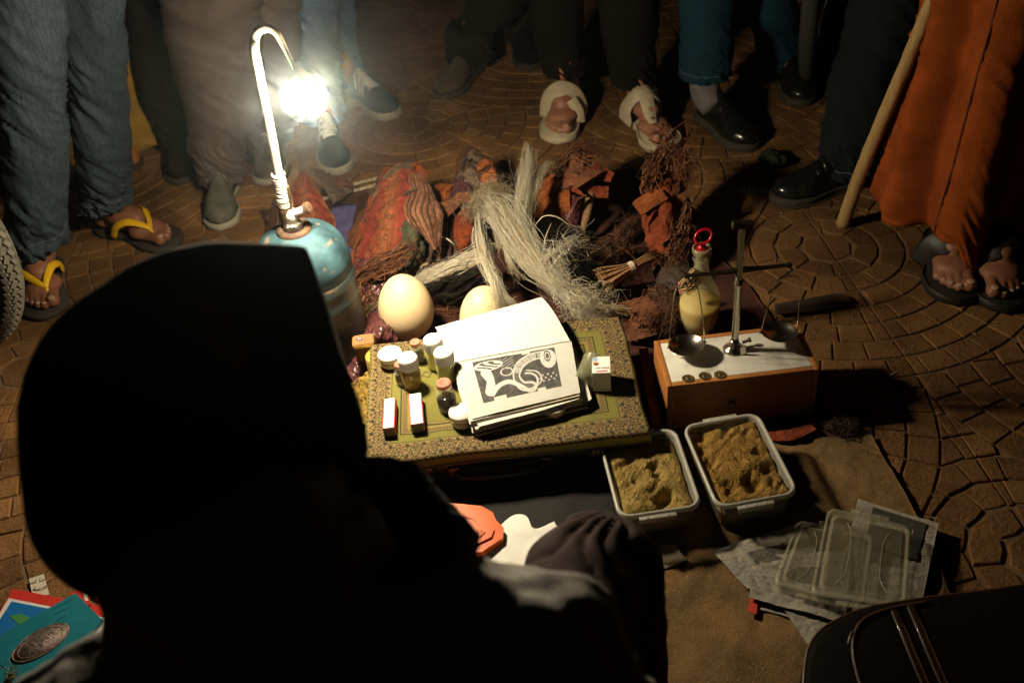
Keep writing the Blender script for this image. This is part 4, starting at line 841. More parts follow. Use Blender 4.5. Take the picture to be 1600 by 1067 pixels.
# bird wing by the first egg
t = thing('quill_bundle', 'brown and white quill bundle left of the first ostrich egg', 'quills', P(590, 490, .03))
strands('quills', Q((566, 500, .03), (580, 485, .05), (600, 470, .07)), [.012, .014, .006], 160, .0012, m_hair, t, cols=[(.45, .35, .2), (.16, .09, .05), (.6, .5, .33)], k=7, wander=.004, seed=34)
# twig bundle
t = thing('twig_bundle', 'bundle of thin cut brown twigs tied with white string, left of the carafe', 'twigs', P(960, 430, .03))
m_twig = mat('brown_twig', (.40, .21, .09), (.24, .12, .05), rough=.75, ns=70, bump=.5, bs=150); m_cut = mat('cut_wood', (.66, .46, .25), (.52, .33, .16), rough=.8, ns=120)
a0 = P(938, 440, .068); a1 = P(985, 418, .078); a2 = P(1026, 398, .070); dirn = (a2-a0)/np.linalg.norm(a2-a0); sv = np.cross(dirn, [0, 0, 1]); sv /= np.linalg.norm(sv); uv_ = np.cross(sv, dirn)
tm = None
for k in range(64):
    a = random.random()*6.28; r = math.sqrt(random.random()); off = sv*math.cos(a)*r+uv_*math.sin(a)*r
    e0 = a0+off*.030+dirn*random.uniform(-.008, .012); mid = a1+off*.010; e2_ = a2+off*.012+dirn*random.uniform(-.02, .01); rd = random.uniform(.0017, .0030)
    s = mobj('twig', *tube([e0, mid, e2_], [rd, rd*.9, rd*.6], 7, 7), m_twig, t)
    mobj('cut_end', *lathe(e0-(mid-e0)/np.linalg.norm(mid-e0)*.0006, [(0, 0), (rd*1.05, 0), (rd*1.05, .001)], 7, ax=(mid-e0)), m_cut, s, False)
mb = MB()
for k in range(6):
    c = a1+dirn*(k*.0021-.006); mb.add(tube([c+sv*math.cos(q)*.0118+uv_*math.sin(q)*.0118+dirn*.001*math.sin(q) for q in np.linspace(0, 6.28, 21)[:-1]], .0012, 6, closed=True))
mb.build('string', m_string, t)
# ---------------------------------------------------------------- scale box, scale, coins
m_wood = mat('orange_wood', (.46, .185, .045), (.33, .12, .03), rough=.45, ns=9, bump=.3, bs=60, stretch=(3, 3, 26), stretch_b=(4, 4, 40), coat=.2)
m_marb = mat('white_marble', (.72, .70, .62), (.40, .38, .32), rough=.3, ns=17, detail=9, scale_ramp=(.50, .72), coat=.2)
bx0, bx1, by0, by1, bz = .272, .552, 1.340, 1.474, .120
wb = thing('marble_topped_box', 'orange wooden box with white veined marble top carrying the small balance', 'wooden box', ((bx0+bx1)/2, (by0+by1)/2, .01))
cxb, cyb = (bx0+bx1)/2, (by0+by1)/2; wx, wy = bx1-bx0, by1-by0
for x in (bx0+.005, bx1-.005): mobj('side_panel', *box((x, cyb, .062), (.010, wy, .112), 0, .0012), m_wood, wb)
for y in (by0+.005, by1-.005): mobj('side_panel', *box((cxb, y, .062), (wx-.0205, .010, .112), 0, .0012), m_wood, wb)
mobj('marble_top', *box((cxb, cyb, .1135), (wx-.0215, wy-.0215, .009), 0, .001), m_marb, wb)
mobj('base_panel', *box((cxb, cyb, .012), (wx-.0215, wy-.0215, .006)), m_wood, wb)
mobj('drawer_knob', *lathe((cxb-.02, by0-.0005, .06), [(.004, 0), (.004, .004), (.007, .007), (.006, .011), (0, .012)], 16, ax=(0, -1, 0)), m_brass, wb)
ZM = .118
m_chrome = mat('worn_nickel', (.52, .48, .40), rough=.22, metal=1, ns=60, bump=.15, bs=150)
m_dkmet = mat('blackened_steel', (.045, .040, .035), (.09, .07, .05), rough=.4, metal=.8, ns=90)
pb_ = P(1147, 546, ZM); sx, sy = pb_[0], pb_[1]; zb_ = PY(1150, 424, sy)[2]; zt2 = PY(1155, 352, sy)[2]
sc = thing('balance_scale', 'small metal balance with two hanging pans standing on the marble topped box', 'scale', (sx, sy, ZM))
mobj('base', *lathe((sx, sy, ZM), [(.021, 0), (.0215, .002), (.019, .005), (.013, .010), (.009, .017), (.0075, .024)], 32), m_chrome, sc)
mobj('post', *lathe((sx, sy, ZM+.0235), [(.0072, 0), (.0068, .01), (.0068, zb_-ZM-.055), (.0085, zb_-ZM-.053), (.0085, zb_-ZM-.048), (.0065, zb_-ZM-.046), (.0062, zb_-ZM-.030)], 24), m_chrome, sc)
zt_b = zb_
for s_ in (-1, 1): mobj('fork_plate', *box((sx, sy+s_*.0055, (zb_+zt2)/2-.010), (.009, .0018, zt2-zb_+.012), 0, .0005), m_chrome, sc, False)
mobj('pointer_blade', *box((sx, sy, zt2), (.036, .013, .012), 0, .001, tilt=Matrix.Rotation(.12, 3, 'Y')), m_dkmet, sc, False)
mobj('pointer', *box((sx+.001, sy, (zb_+zt2)/2), (.003, .0015, (zt2-zb_)*.9)), m_dkmet, sc, False)
lx, rx_ = PY(1073, 431, sy)[0], PY(1233, 414, sy)[0]; zl = PY(1073, 431, sy)[2]; zr = PY(1233, 414, sy)[2]
mobj('beam', *tube([(lx, sy, zl), (sx-.03, sy, zb_+.001), (sx, sy, zb_+.002), (sx+.03, sy, zb_+.001), (rx_, sy, zr)], [.0030, .0042, .0062, .0042, .0030], 6, 20, flat=1.3), m_dkmet, sc, False)
for x, z_ in ((lx, zl), (rx_, zr)): mobj('end_block', *box((x, sy, z_), (.010, .008, .008), 0, .001), m_dkmet, sc, False)
mobj('front_marker', *box((sx+.012, sy-.018, ZM+.010), (.010, .0014, .020), .1, 0, tilt=Matrix.Rotation(-.15, 3, 'Y')), m_chrome, sc, False)
mobj('side_screw', *lathe((sx+.017, sy+.006, ZM+.010), [(.003, 0), (.003, .012), (.005, .0125), (.005, .016), (0, .017)], 10, ax=(1, .1, .2)), m_dkmet, sc)
def pan(xe, ze, px, py, drop, tl):
    hx, hz = xe, ze-.004
    mobj('hook', *tube([(hx, sy, hz), (hx+.005, sy, hz-.006), (hx+.002, sy, hz-.013), (hx-.003, sy, hz-.010), (hx, sy, hz-.016), (hx+.003, sy, hz-.022)], .0013, 8, 30), m_dkmet, sc)
    c = PY(px, py, sy); c = np.array([c[0], sy, c[2]]); r = .0335
    nrm = np.array([tl, .05, 1.0]); nrm /= np.linalg.norm(nrm)
    mobj('pan', *lathe(c, [(0, -.0105), (.010, -.010), (.022, -.0065), (.030, -.001), (.0333, .003), (.0343, .0035), (.0335, .0042), (.0325, .0036), (.029, .0), (.021, -.0052), (.010, -.0088), (0, -.0092)], 48, ax=nrm), m_chrome, sc)
    mobj('pan_foot', *lathe(c+np.array([0, 0, -.0155]), [(.0045, 0), (.006, .001), (.003, .004), (.003, .0058)], 16), m_chrome, sc)
    L1 = c+np.array([-r-.001, 0, .004+(-tl)*-.034]); R1 = c+np.array([r+.001, 0, .004-tl*.034]); top = hz-.022
    mobj('wire_bail', *tube([L1, L1*.5+np.array([hx-.022, sy, top])*.5, (hx-.021, sy, top-.010), (hx-.014, sy, top-.001), (hx, sy, top+.001), (hx+.015, sy, top-.001), (hx+.022, sy, top-.011), R1*.5+np.array([hx+.023, sy, top])*.5, R1], .0011, 8, 60), m_chrome, sc)
    for q in (L1, R1): mobj('bail_lug', *box(q+np.array([0, 0, -.001]), (.006, .003, .0015)), m_chrome, sc, False)
pan(lx, zl, 1073, 541, 0, -.05); pan(rx_, zr, 1217, 520, 0, .05)
m_coin = mat('old_coin', (.26, .19, .075), (.16, .11, .05), rough=.45, metal=.85, ns=150, bump=.9, bs=350, bd=.001)
for (x, y, nm) in ((1075, 592, 'leftmost coin on the marble top, lying apart'), (1101, 588, 'middle coin on the marble top, slightly overlapping a thin disc'), (1125, 586, 'rightmost coin on the marble top, half in the shadow of the pan')):
    c = P(x, y, ZM); o = thing('coin', nm, 'coin', c, 'coins on the marble top'); mobj('disc', *lathe(c, [(.0, .0), (.0105, 0), (.0112, .0006), (.0112, .0014), (.0105, .0018), (.0095, .0015), (0, .0015)], 28), m_coin, o)
    mobj('relief', *lathe(c+np.array([0, 0, .0014]), [(0, 0), (.005, 0), (.0045, .0005), (.002, .0008), (0, .0006)], 12), m_coin, o)
# ---------------------------------------------------------------- carafe
cb = P(1097, 386, .215); cx_, cy_ = cb[0], cb[1]; cv = thing('carafe', 'glass carafe half filled with cloudy yellow liquid, behind the marble topped box', 'carafe', (cx_, cy_, .012))
m_cglass = mat('carafe_glass', (.50, .46, .28), rough=.16, alpha=.36, coat=1, spec=.8, bump=.2, bs=90)
m_lem = mat('cloudy_lemon_liquid', (.86, .68, .22), (.80, .52, .09), rough=.5, ns=7, sub=.3, stretch=(1, 1, 3))
m_redp = mat('red_plastic', (.45, .006, .016), rough=.25, coat=.6, trans=.3)
prof = [(.0, .0), (.030, 0), (.035, .004), (.041, .030), (.0435, .058), (.041, .085), (.032, .108), (.021, .130), (.0155, .150), (.0145, .172), (.0160, .186), (.0195, .190), (.0200, .199), (.0185, .203)]
mobj('bottle', *lathe((cx_, cy_, .012), prof+[(.0155, .203), (.0125, .186), (.0115, .165), (.0125, .150)], 48, cap=False), m_cglass, cv)
mobj('liquid', *lathe((cx_, cy_, .014), [(0, .002), (.031, .002), (.0385, .030), (.0418, .056), (.0412, .066), (0, .0665)], 48), m_lem, cv)
mobj('stopper', *lathe((cx_, cy_, .203), [(.0118, -.006), (.012, .008), (.009, .014), (.005, .020), (0, .021)], 24), m_redp, cv)
rc = np.array([cx_+.002, cy_, .203+.036]); mobj('stopper_ring', *tube([rc+np.array([.0165*math.cos(a), .006*math.sin(a), .0125*math.sin(a)+.004*math.cos(a)]) for a in np.linspace(0, 6.28, 33)[:-1]], .0032, 10, closed=True), m_redp, cv)
mobj('neck_ring', *lathe((cx_, cy_, .012+.176), [(.0168, -.002), (.0185, 0), (.0168, .002)], 32, cap=False), m_cglass, cv)
mb = MB(); r5 = np.random.default_rng(5)
base_c = np.array([cx_-.028, cy_-.014, .150])
for k in range(9):
    a = r5.normal(size=3)*.003; w_ = r5.uniform(.007, .012); h_ = r5.uniform(.020, .027)
    mb.add(tube([base_c+a+np.array([w_*math.cos(q)+.010*math.sin(q), .004*math.sin(q*2), h_*math.sin(q)]) for q in np.linspace(0, 6.28, 25)[:-1]], .0013, 6, closed=True))
co = mb.build('cord_hank', mat('tan_cord', (.55, .36, .17), (.40, .25, .11), rough=.85, ns=200)); tag(co, 'hank of thin tan cord hooked on the neck of the yellow carafe', 'cord')
q = P(1066, 452, .07); tag(sheet('pink_tag', [Q((1060, 440, .09), (1070, 438, .09)), Q((1060, 450, .08), (1070, 448, .08)), Q((1062, 460, .07), (1072, 458, .07))], mat('pink_plastic', (.62, .12, .22), rough=.5), None, 10, 10, .001, 20, .002), 'small pink plastic scrap at the left shoulder of the carafe', 'scrap')
# ---------------------------------------------------------------- spice tubs
m_tub = mat('clear_tub_plastic', (.50, .47, .38), rough=.3, alpha=.36, coat=.5, bump=.1, bs=60)
m_tubrim = mat('tub_rim_plastic', (.60, .58, .50), rough=.28, alpha=.62, coat=.5, bump=.15, bs=80)
m_sp1 = mat('olive_spice_powder', (.66, .48, .17), (.52, .36, .11), rough=1, spec=.1, ns=90, bump=1, bs=650, bd=.005, fleck=(.15, .09, .02), fleck_s=520, fleck_t=.64)
m_sp2 = mat('ochre_spice_powder', (.60, .37, .11), (.46, .27, .07), rough=1, spec=.1, ns=90, bump=1, bs=650, bd=.005, fleck=(.14, .07, .015), fleck_s=520, fleck_t=.64)
def rr_pts(cx, cy, wx, wy, r, n=6):
    p = []
    for sx_, sy_, a0 in ((1, 1, 0), (-1, 1, 90), (-1, -1, 180), (1, -1, 270)):
        for k in range(n+1):
            a = math.radians(a0+90*k/n); p.append((cx+sx_*(wx/2-r)+r*math.cos(a), cy+sy_*(wy/2-r)+r*math.sin(a)))
    return np.array(p)
def shell(loops):
    """stack of closed loops [(pts, z)] -> skin"""
    v = []; n = len(loops[0][0])
    for p, z in loops: v.append(np.c_[p, np.full(n, z)])
    return np.vstack(v), gridfaces(len(loops), n, False, True)
def tub(corners, zr, label, powder, pits, seed, grp='clear tubs of ground spice'):
    c = [P(x, y, zr) for x, y in corners]; cc = sum(c)/4; wx = (np.linalg.norm((c[1]-c[0])[:2])+np.linalg.norm((c[2]-c[3])[:2]))/2; wy = (np.linalg.norm((c[3]-c[0])[:2])+np.linalg.norm((c[2]-c[1])[:2]))/2
    ang = math.atan2((c[2]-c[3])[1], (c[2]-c[3])[0])
    t = thing('spice_tub', label, 'tub', (cc[0], cc[1], .012), grp)
    ca, sa = math.cos(ang), math.sin(ang)
    def T(v):
        v = np.array(v, float); return np.c_[cc[0]+v[:, 0]*ca-v[:, 1]*sa, cc[1]+v[:, 0]*sa+v[:, 1]*ca, v[:, 2]]
    z0 = .013
    loops = [(rr_pts(0, 0, wx-.034, wy-.034, .016), z0), (rr_pts(0, 0, wx-.026, wy-.026, .018), z0+.004), (rr_pts(0, 0, wx-.012, wy-.012, .020), zr-.004), (rr_pts(0, 0, wx-.0145, wy-.0145, .0185), zr-.005), (rr_pts(0, 0, wx-.028, wy-.028, .016), z0+.005)]
    v, f = shell(loops); f.append(tuple(range(28))[::-1]); f.append(tuple(4*28+k for k in range(28))); mobj('wall', T(v), f, m_tub, t)
    loops = [(rr_pts(0, 0, wx-.013, wy-.013, .019), zr-.006), (rr_pts(0, 0, wx-.011, wy-.011, .02), zr-.001), (rr_pts(0, 0, wx-.007, wy-.007, .021), zr+.001), (rr_pts(0, 0, wx-.001, wy-.001, .023), zr), (rr_pts(0, 0, wx, wy, .023), zr-.003), (rr_pts(0, 0, wx, wy, .023), zr-.008), (rr_pts(0, 0, wx-.003, wy-.003, .022), zr-.008), (rr_pts(0, 0, wx-.004, wy-.004, .022), zr-.003), (rr_pts(0, 0, wx-.010, wy-.010, .02), zr-.003)]
    v, f = shell(loops); mobj('rim', T(v), f, m_tubrim, t)
    for s_ in (-1, 1):
        off = -.002
        v, f = box((off+.004*s_, s_*(wy/2+.0035), zr-.004), (.062, .007, .0022), 0, .0008); mobj('clip_ledge', T(v), f, m_tubrim, t)
        v, f = box((off+.004*s_, s_*(wy/2+.0075), zr-.0085), (.062, .0016, .011), 0, .0006); mobj('clip_flap', T(v), f, m_tubrim, t)
        for k in range(3):
            v, f = lathe((off+.004*s_+(k-1)*.017, s_*(wy/2+.004), zr-.003), [(.0022, 0), (.0018, .0008), (0, .001)], 10); mobj('clip_bump', T(v), f, m_tubrim, t)
    a, b_ = wx-.024, wy-.024; nu, nv = 150, 210
    X, Y = np.meshgrid(np.linspace(-a/2, a/2, nu), np.linspace(-b_/2, b_/2, nv), indexing='ij'); X = X.ravel(); Y = Y.ravel(); q = np.c_[X, Y]
    h = np.full(len(X), zr-.0075)+fnoise(q, 11, seed)*.0048+fnoise(q, 34, seed+1)*.0010+fnoise(q, 80, seed+2)*.0005+r5.normal(0, .0011, len(X))
    for (u, v_, r, d) in pits:
        px_, py_ = (u-.5)*a, (.5-v_)*b_; e = np.hypot(X-px_, (Y-py_)*.85)+fnoise(q, 20, seed+7)*.006; h -= d*.62*np.exp(-(np.maximum(e, 0)/(r*1.05))**1.9); h += d*.06*np.exp(-((e-r*1.15)/(r*.35))**2)
    edge = np.minimum(a/2-np.abs(X), b_/2-np.abs(Y)); h -= .006*np.exp(-edge/.006)
    h = np.minimum(h, zr-.003)
    top = np.c_[X, Y, h]; rim = [i*nv for i in range(nu)]+[(nu-1)*nv+j for j in range(1, nv)]+[i*nv+nv-1 for i in range(nu-2, -1, -1)]+[j for j in range(nv-2, 0, -1)]
    bot = np.array([[X[i]*.95, Y[i]*.95, z0+.008] for i in rim]); N = len(top)
    f = gridfaces(nu, nv)+[(rim[k], rim[(k+1) % len(rim)], N+(k+1) % len(rim), N+k) for k in range(len(rim))]
    gm_ = MB(); oc = np.array([(1, 0, 0), (-1, 0, 0), (0, 1, 0), (0, -1, 0), (0, 0, 1)]); of = [(0, 2, 4), (2, 1, 4), (1, 3, 4), (3, 0, 4)]
    for k_ in r5.integers(0, len(X), 2600):
        s_ = r5.uniform(.0005, .0013); gm_.add((np.array([X[k_], Y[k_], h[k_]])+oc*s_*r5.uniform(.6, 1.3, 3), of))
    go_ = mobj('grains', T(np.vstack(gm_.v)), gm_.f, powder, t, False); go_['kind'] = 'stuff'
    mobj('powder', T(np.vstack([top, bot])), f, powder, t)
    return t
tub([(932, 684), (1056, 668), (1098, 790), (969, 809)], .085, 'clear tub of olive yellow ground spice, left one beside the knee', m_sp1, [(.62, .40, .013, .024), (.68, .53, .012, .022), (.60, .84, .017, .034), (.70, .78, .013, .022), (.20, .62, .011, .014), (.33, .22, .013, .010), (.15, .30, .010, .014), (.85, .20, .010, .010), (.40, .50, .016, .008)], 200)
tub([(1071, 658), (1194, 647), (1242, 771), (1111, 795)], .085, 'clear tub of darker ochre ground spice, right one below the scale box', m_sp2, [(.16, .08, .012, .024), (.55, .07, .012, .024), (.12, .45, .013, .026), (.86, .42, .012, .024), (.24, .82, .014, .030), (.56, .80, .015, .032), (.86, .66, .013, .026), (.50, .47, .008, .012), (.80, .14, .012, .014), (.06, .24, .010, .022), (.85, .90, .010, .016)], 300)
q = P(1067, 806, .03); tag(mobj('red_clip', *lathe(q, [(0, 0), (.006, .001), (.007, .006), (.004, .012), (0, .013)], 14), m_redp), 'tiny red plastic clip against the near wall of the left tub', 'clip')
# ---------------------------------------------------------------- things on the ground in front
m_blkp = mat('black_plastic_sheet', (.012, .011, .009), rough=.7, bump=.3, bs=60, spec=.25)
tag(sheet('black_tray_sheet', [Q((640, 742, .03), (760, 736, .03), (930, 716, .03), (958, 712, .024)), Q((640, 780, .03), (780, 775, .032), (940, 760, .03), (975, 760, .022)), Q((640, 840, .026), (800, 835, .028), (960, 820, .028), (1005, 830, .016)), Q((640, 880, .02), (800, 890, .02), (960, 880, .02), (1010, 880, .014))], m_blkp, None, 50, 60, .0012, 7, .003, seed=110), 'dull black plastic sheet lying in front of the briefcase handle', 'sheet')
tag(sheet('white_paper', [Q((775, 828, .038), (800, 806, .040), (822, 806, .042), (836, 826, .041), (866, 814, .038)), Q((760, 850, .034), (790, 840, .038), (820, 838, .038), (850, 842, .038), (880, 840, .036)), Q((740, 900, .036), (780, 890, .036), (820, 885, .036), (850, 885, .036), (890, 880, .034))], mat('white_sheet', (.84, .82, .76), rough=.8), None, 40, 50, .0008, 12, .0006, seed=111), 'bright white sheet of paper on the black sheet left of the knee', 'paper')
m_orng = mat('orange_plastic', (.72, .115, .003), rough=.3, coat=.6, sub=.15)
t = thing('orange_case', 'glossy orange plastic case with stepped edge, half hidden by the seated person', 'plastic case', P(755, 815, .03))
for k, (l, z_) in enumerate((([(690, 784), (752, 790), (770, 800), (775, 812), (787, 824), (786, 840), (752, 862), (680, 862)], .050), ([(700, 793), (750, 799), (764, 812), (772, 826), (768, 838), (744, 850), (690, 850)], .0535), ([(708, 803), (740, 807), (752, 818), (758, 830), (750, 838), (700, 840)], .0555))):
    plate_poly(pxpoly(l, z_), z_, .022 if k == 0 else .0034, m_orng, 'step' if k else 'case_body', t)
mobj('ridge', *tube([P(x, y, .0560) for x, y in ((712, 806), (738, 810), (748, 820), (753, 831))], .0009, 6, 12), m_orng, t)
tag(sheet('paper_slip', [Q((1030, 852, .020), (1056, 850, .022)), Q((1036, 872, .018), (1066, 866, .02)), Q((1036, 890, .016), (1076, 874, .018))], mat('beige_paper', (.30, .25, .16), rough=.7), None, 20, 20, .0006, 10, .0006, seed=112), 'small beige paper slip on the carpet right of the knee', 'paper')
# newspapers and lids
m_news = mat('newsprint', (.34, .31, .25), (.24, .215, .17), rough=.9, ns=40, bump=.3, bs=60)
m_newsd = mat('dark_printed_newsprint', (.035, .035, .028), (.06, .055, .04), rough=.8, ns=20)
def news_paint(U, V):
    c = np.tile([.34, .31, .25], (len(U), 1)); r9 = np.random.default_rng(int(len(U)) % 97)
    colm = np.mod(V*4, 1); inside = (colm > .08) & (colm < .92) & (U > .06) & (U < .94); line = np.mod(U*40, 1) < .5; wd = fnoise(np.c_[np.floor(U*40)*.7, V*9], 3, 9) > -.35
    c[inside & line & wd] *= .52; blk = (U > .25) & (U < .55) & (V > .30) & (V < .72); c[blk] = np.array([.10, .095, .08])*(1+.5*fnoise(np.c_[U, V], 9, 5)[blk])[:, None]
    return np.clip(c, .01, 1)
m_newsv = mat('printed_newsprint', vc=True, rough=.9, bump=.3, bs=60)
def news(l, z_, label, m_=m_newsv, seed=0, nm='newspaper'):
    a, b_, c, d = [P(x, y, z_) for x, y in l]; rows = [[a+(b_-a)*s for s in (0, .33, .66, 1)], [(a+d)/2+((b_+c)/2-(a+d)/2)*s for s in (0, .33, .66, 1)], [d+(c-d)*s for s in (0, .33, .66, 1)]]
    for r in rows:
        for q in r: q[2] += r5.uniform(-.002, .003)
    o = sheet(nm, rows, m_, None, 130, 130, .0018, 9, .0012, paint=news_paint, seed=seed); tag(o, label, 'newspaper', 'newspapers under the lids'); return o
news([(1112, 862), (1250, 818), (1300, 905), (1168, 922)], .022, 'grey newspaper fold at the far left of the pile under the lids', seed=121)
news([(1195, 905), (1330, 890), (1330, 985), (1262, 1010)], .020, 'newspaper whose corner sticks out lowest under the lids', seed=122)
n3 = news([(1190, 866), (1330, 862), (1320, 974), (1168, 932)], .027, 'crumpled newspaper with white margin directly left of the lower lid', seed=123)
n4 = news([(1340, 779), (1466, 818), (1436, 960), (1300, 960)], .020, 'newspaper with dark printed panel behind the upper lid', seed=124)
plate_poly(pxpoly([(1364, 792), (1448, 818), (1432, 875), (1352, 850)], .0255), .0262, .0006, m_newsd, 'printed_panel', n4)
ld1 = P(1432, 832, .0275); xd = P(1360, 812, .0265)-P(1430, 832, .0265)
mn_ = mat('pale_newsprint_letters', (.42, .38, .27), rough=.8)
text('Le Journal', .0145, mn_, n4, P(1398, 823, .0267), xd, (xd[1], -xd[0], 0))
text('21', .012, mat('ink', (.03, .03, .025), rough=.8), n3, P(1212, 886, .0315), (-1, -.15, 0), (.15, -1, 0), off=.001)
o = sheet('red_edged_magazine', [Q((1176, 928, .018), (1230, 944, .018), (1290, 970, .018)), Q((1170, 948, .016), (1228, 962, .016), (1286, 984, .016))], mat('magazine_paper', (.40, .38, .36), rough=.6), None, 20, 40, .0006, 10, .003, seed=125); tag(o, 'thin magazine with a red corner peeping out under the newspapers', 'magazine')
plate_poly(pxpoly([(1172, 932), (1184, 936), (1182, 960), (1168, 956)], .0185), .0205, .0008, m_rededge, 'red_corner', o)
m_lid = mat('clear_lid_plastic', (.27, .245, .15), rough=.3, alpha=.32, coat=.6, spec=.7)
m_lidr = mat('lid_ridge_plastic', (.42, .39, .27), rough=.25, alpha=.45, coat=.6)
def lid(l, z_, label):
    c = [P(x, y, z_) for x, y in l]; t = thing('plastic_lid', label, 'lid', sum(c)/4-np.array([0, 0, .006]), 'clear lids on the newspapers')
    A = np.array([q[:2] for q in c])
    def B(u, v): return (1-u)*(1-v)*A[0]+u*(1-v)*A[1]+u*v*A[2]+(1-u)*v*A[3]
    def loop(ins, r=.10, n=6):
        p = []
        for cx_, cy_, a0 in ((1-ins-r, ins+r, -90), (1-ins-r, 1-ins-r, 0), (ins+r, 1-ins-r, 90), (ins+r, ins+r, 180)):
            for k in range(n+1):
                a = math.radians(a0+90*k/n); p.append(B(cx_+r*math.cos(a), cy_+r*math.sin(a)))
        return np.array(p)
    lo = [(loop(.0), z_-.008), (loop(0), z_), (loop(.015), z_+.0012), (loop(.035, .085), z_+.0012), (loop(.05, .08), z_-.001), (loop(.075, .07), z_-.0012), (loop(.09, .07), z_+.002), (loop(.105, .06), z_+.002)]
    v, f = shell(lo); mobj('rim', v, f, m_lidr, t)
    v, f = shell([(loop(.106, .06), z_+.0018), (loop(.20, .05), z_+.0018)]); f.append(tuple(28+k for k in range(28))); mobj('top_panel', v, f, m_lid, t)
    for crv in ([(.26, .14), (.33, .30), (.33, .70), (.24, .87)], [(.78, .14), (.70, .30), (.70, .70), (.80, .87)]):
        mobj('ridge', *tube([np.array([*B(u, v_), z_+.0022]) for u, v_ in crv], .0011, 6, 24), m_lidr, t)
    for v0 in (-.035, 1.035):
        a_, b__ = B(.28, v0), B(.74, v0); cc = (a_+b__)/2; ag = math.atan2((b__-a_)[1], (b__-a_)[0]); mobj('clip_flap', *box((cc[0], cc[1], z_-.003), (np.linalg.norm(b__-a_), .009, .003), ag, .001), m_lidr, t)
        for k in (.25, .5, .75):
            q = a_+(b__-a_)*k; mobj('clip_rib', *box((q[0], q[1], z_-.0008), (.0016, .009, .0014), ag), m_lidr, t, False)
lid([(1246, 812), (1366, 834), (1350, 950), (1208, 912)], .040, 'lower clear plastic lid, mostly covered, on the newspapers')
lid([(1294, 792), (1424, 822), (1416, 952), (1266, 928)], .050, 'upper clear plastic lid with moulded curved ridges on the newspapers')
# crumbs and dust specks on the paving
mb = MB()
for k in range(420):
    x_, y_ = r5.uniform(-1.7, 1.7), r5.uniform(.8, 3.6); s_ = r5.uniform(.0008, .0026)
    if -.5 < x_ < .62 and .8 < y_ < 2.3: continue
    mb.add(box((x_, y_, .0012+s_*.3), (s_*r5.uniform(1, 4), s_, s_*.6), r5.uniform(0, 3.1)))
o = mb.build('crumbs', mat('pale_crumbs', (.42, .30, .17), (.2, .12, .07), rough=.9, ns=8), None, False); o['kind'] = 'stuff'; o['label'] = 'pale crumbs and grit scattered over the paving'
# leather bag
m_bag = mat('dark_brown_bag_leather', (.004, .003, .0025), (.007, .005, .004), rough=.7, ns=40, bump=.6, bs=200, spec=.07)
m_pip = mat('brown_piping', (.08, .032, .014), rough=.45, coat=.1); m_stitch = mat('tan_stitch', (.22, .12, .05), rough=.7)
zt3 = .20; ol = [(1250, 1140), (1254, 1040), (1266, 995), (1296, 967), (1350, 944), (1440, 928), (1540, 916), (1660, 902), (1900, 900)]
pts = [P(x, y, zt3)[:2] for x, y in ol]; far = np.array(pts); near = far[::-1]+np.array([.03, -.30]); loopp = np.vstack([spline(far, 40), spline(near, 40)])
bagc = loopp.mean(0); bag = thing('leather_bag', 'dark brown leather bag with piping and two stitched straps at the lower right corner', 'bag', (bagc[0], bagc[1], .01))
lo = []
for ins, z_ in ((.93, .014), (.985, .03), (1.0, .08), (1.0, zt3-.035), (.99, zt3-.012), (.972, zt3-.003), (.94, zt3), (.7, zt3+.003), (.3, zt3+.004)): lo.append((bagc+(loopp-bagc)*ins, z_))
v, f = shell(lo); f.append(tuple(8*80+k for k in range(80))); f.append(tuple(range(80))[::-1]); mobj('body', v, f, m_bag, bag)
mobj('piping', *tube([np.array([*(bagc+(q-bagc)*.985), zt3-.006]) for q in loopp], .0022, 8, closed=True), m_pip, bag)
mobj('piping', *tube([P(x, y, zt3+.002) for x, y in ((1360, 1110), (1342, 1062), (1333, 1020), (1336, 988), (1352, 966), (1392, 950), (1450, 940))], .0024, 8, 50), m_pip, bag)
m_strp = mat('dark_strap_leather', (.022, .009, .005), rough=.4, coat=.3)
for xs in ((1397, 954, 1462, 1110), (1422, 947, 1492, 1110)):
    a, b_ = P(xs[0], xs[1], zt3+.002), P(xs[2], xs[3], zt3+.005); n_ = np.cross(b_-a, [0, 0, 1]); n_ /= np.linalg.norm(n_)
    st = MB(); 
    mid = (a+b_)/2; ag = math.atan2((b_-a)[1], (b_-a)[0]); s = mobj('strap', *box(mid+np.array([0, 0, .001]), (np.linalg.norm(b_-a), .0100, .0025), ag, .001), m_strp, bag)
    for sd in (-1, 1):
        for k in range(40):
            q = a+(b_-a)*(k+.5)/40+n_*sd*.0038+np.array([0, 0, .0030]); st.add(box(q, (.0028, .0007, .0006), ag))
    st.build('stitching', m_stitch, s, False)
mobj('zip_pull', *tube([P(1332, 985, zt3+.004), P(1326, 1000, zt3+.003), P(1320, 1030, zt3-.01)], .0012, 6, 10), m_steel, bag)
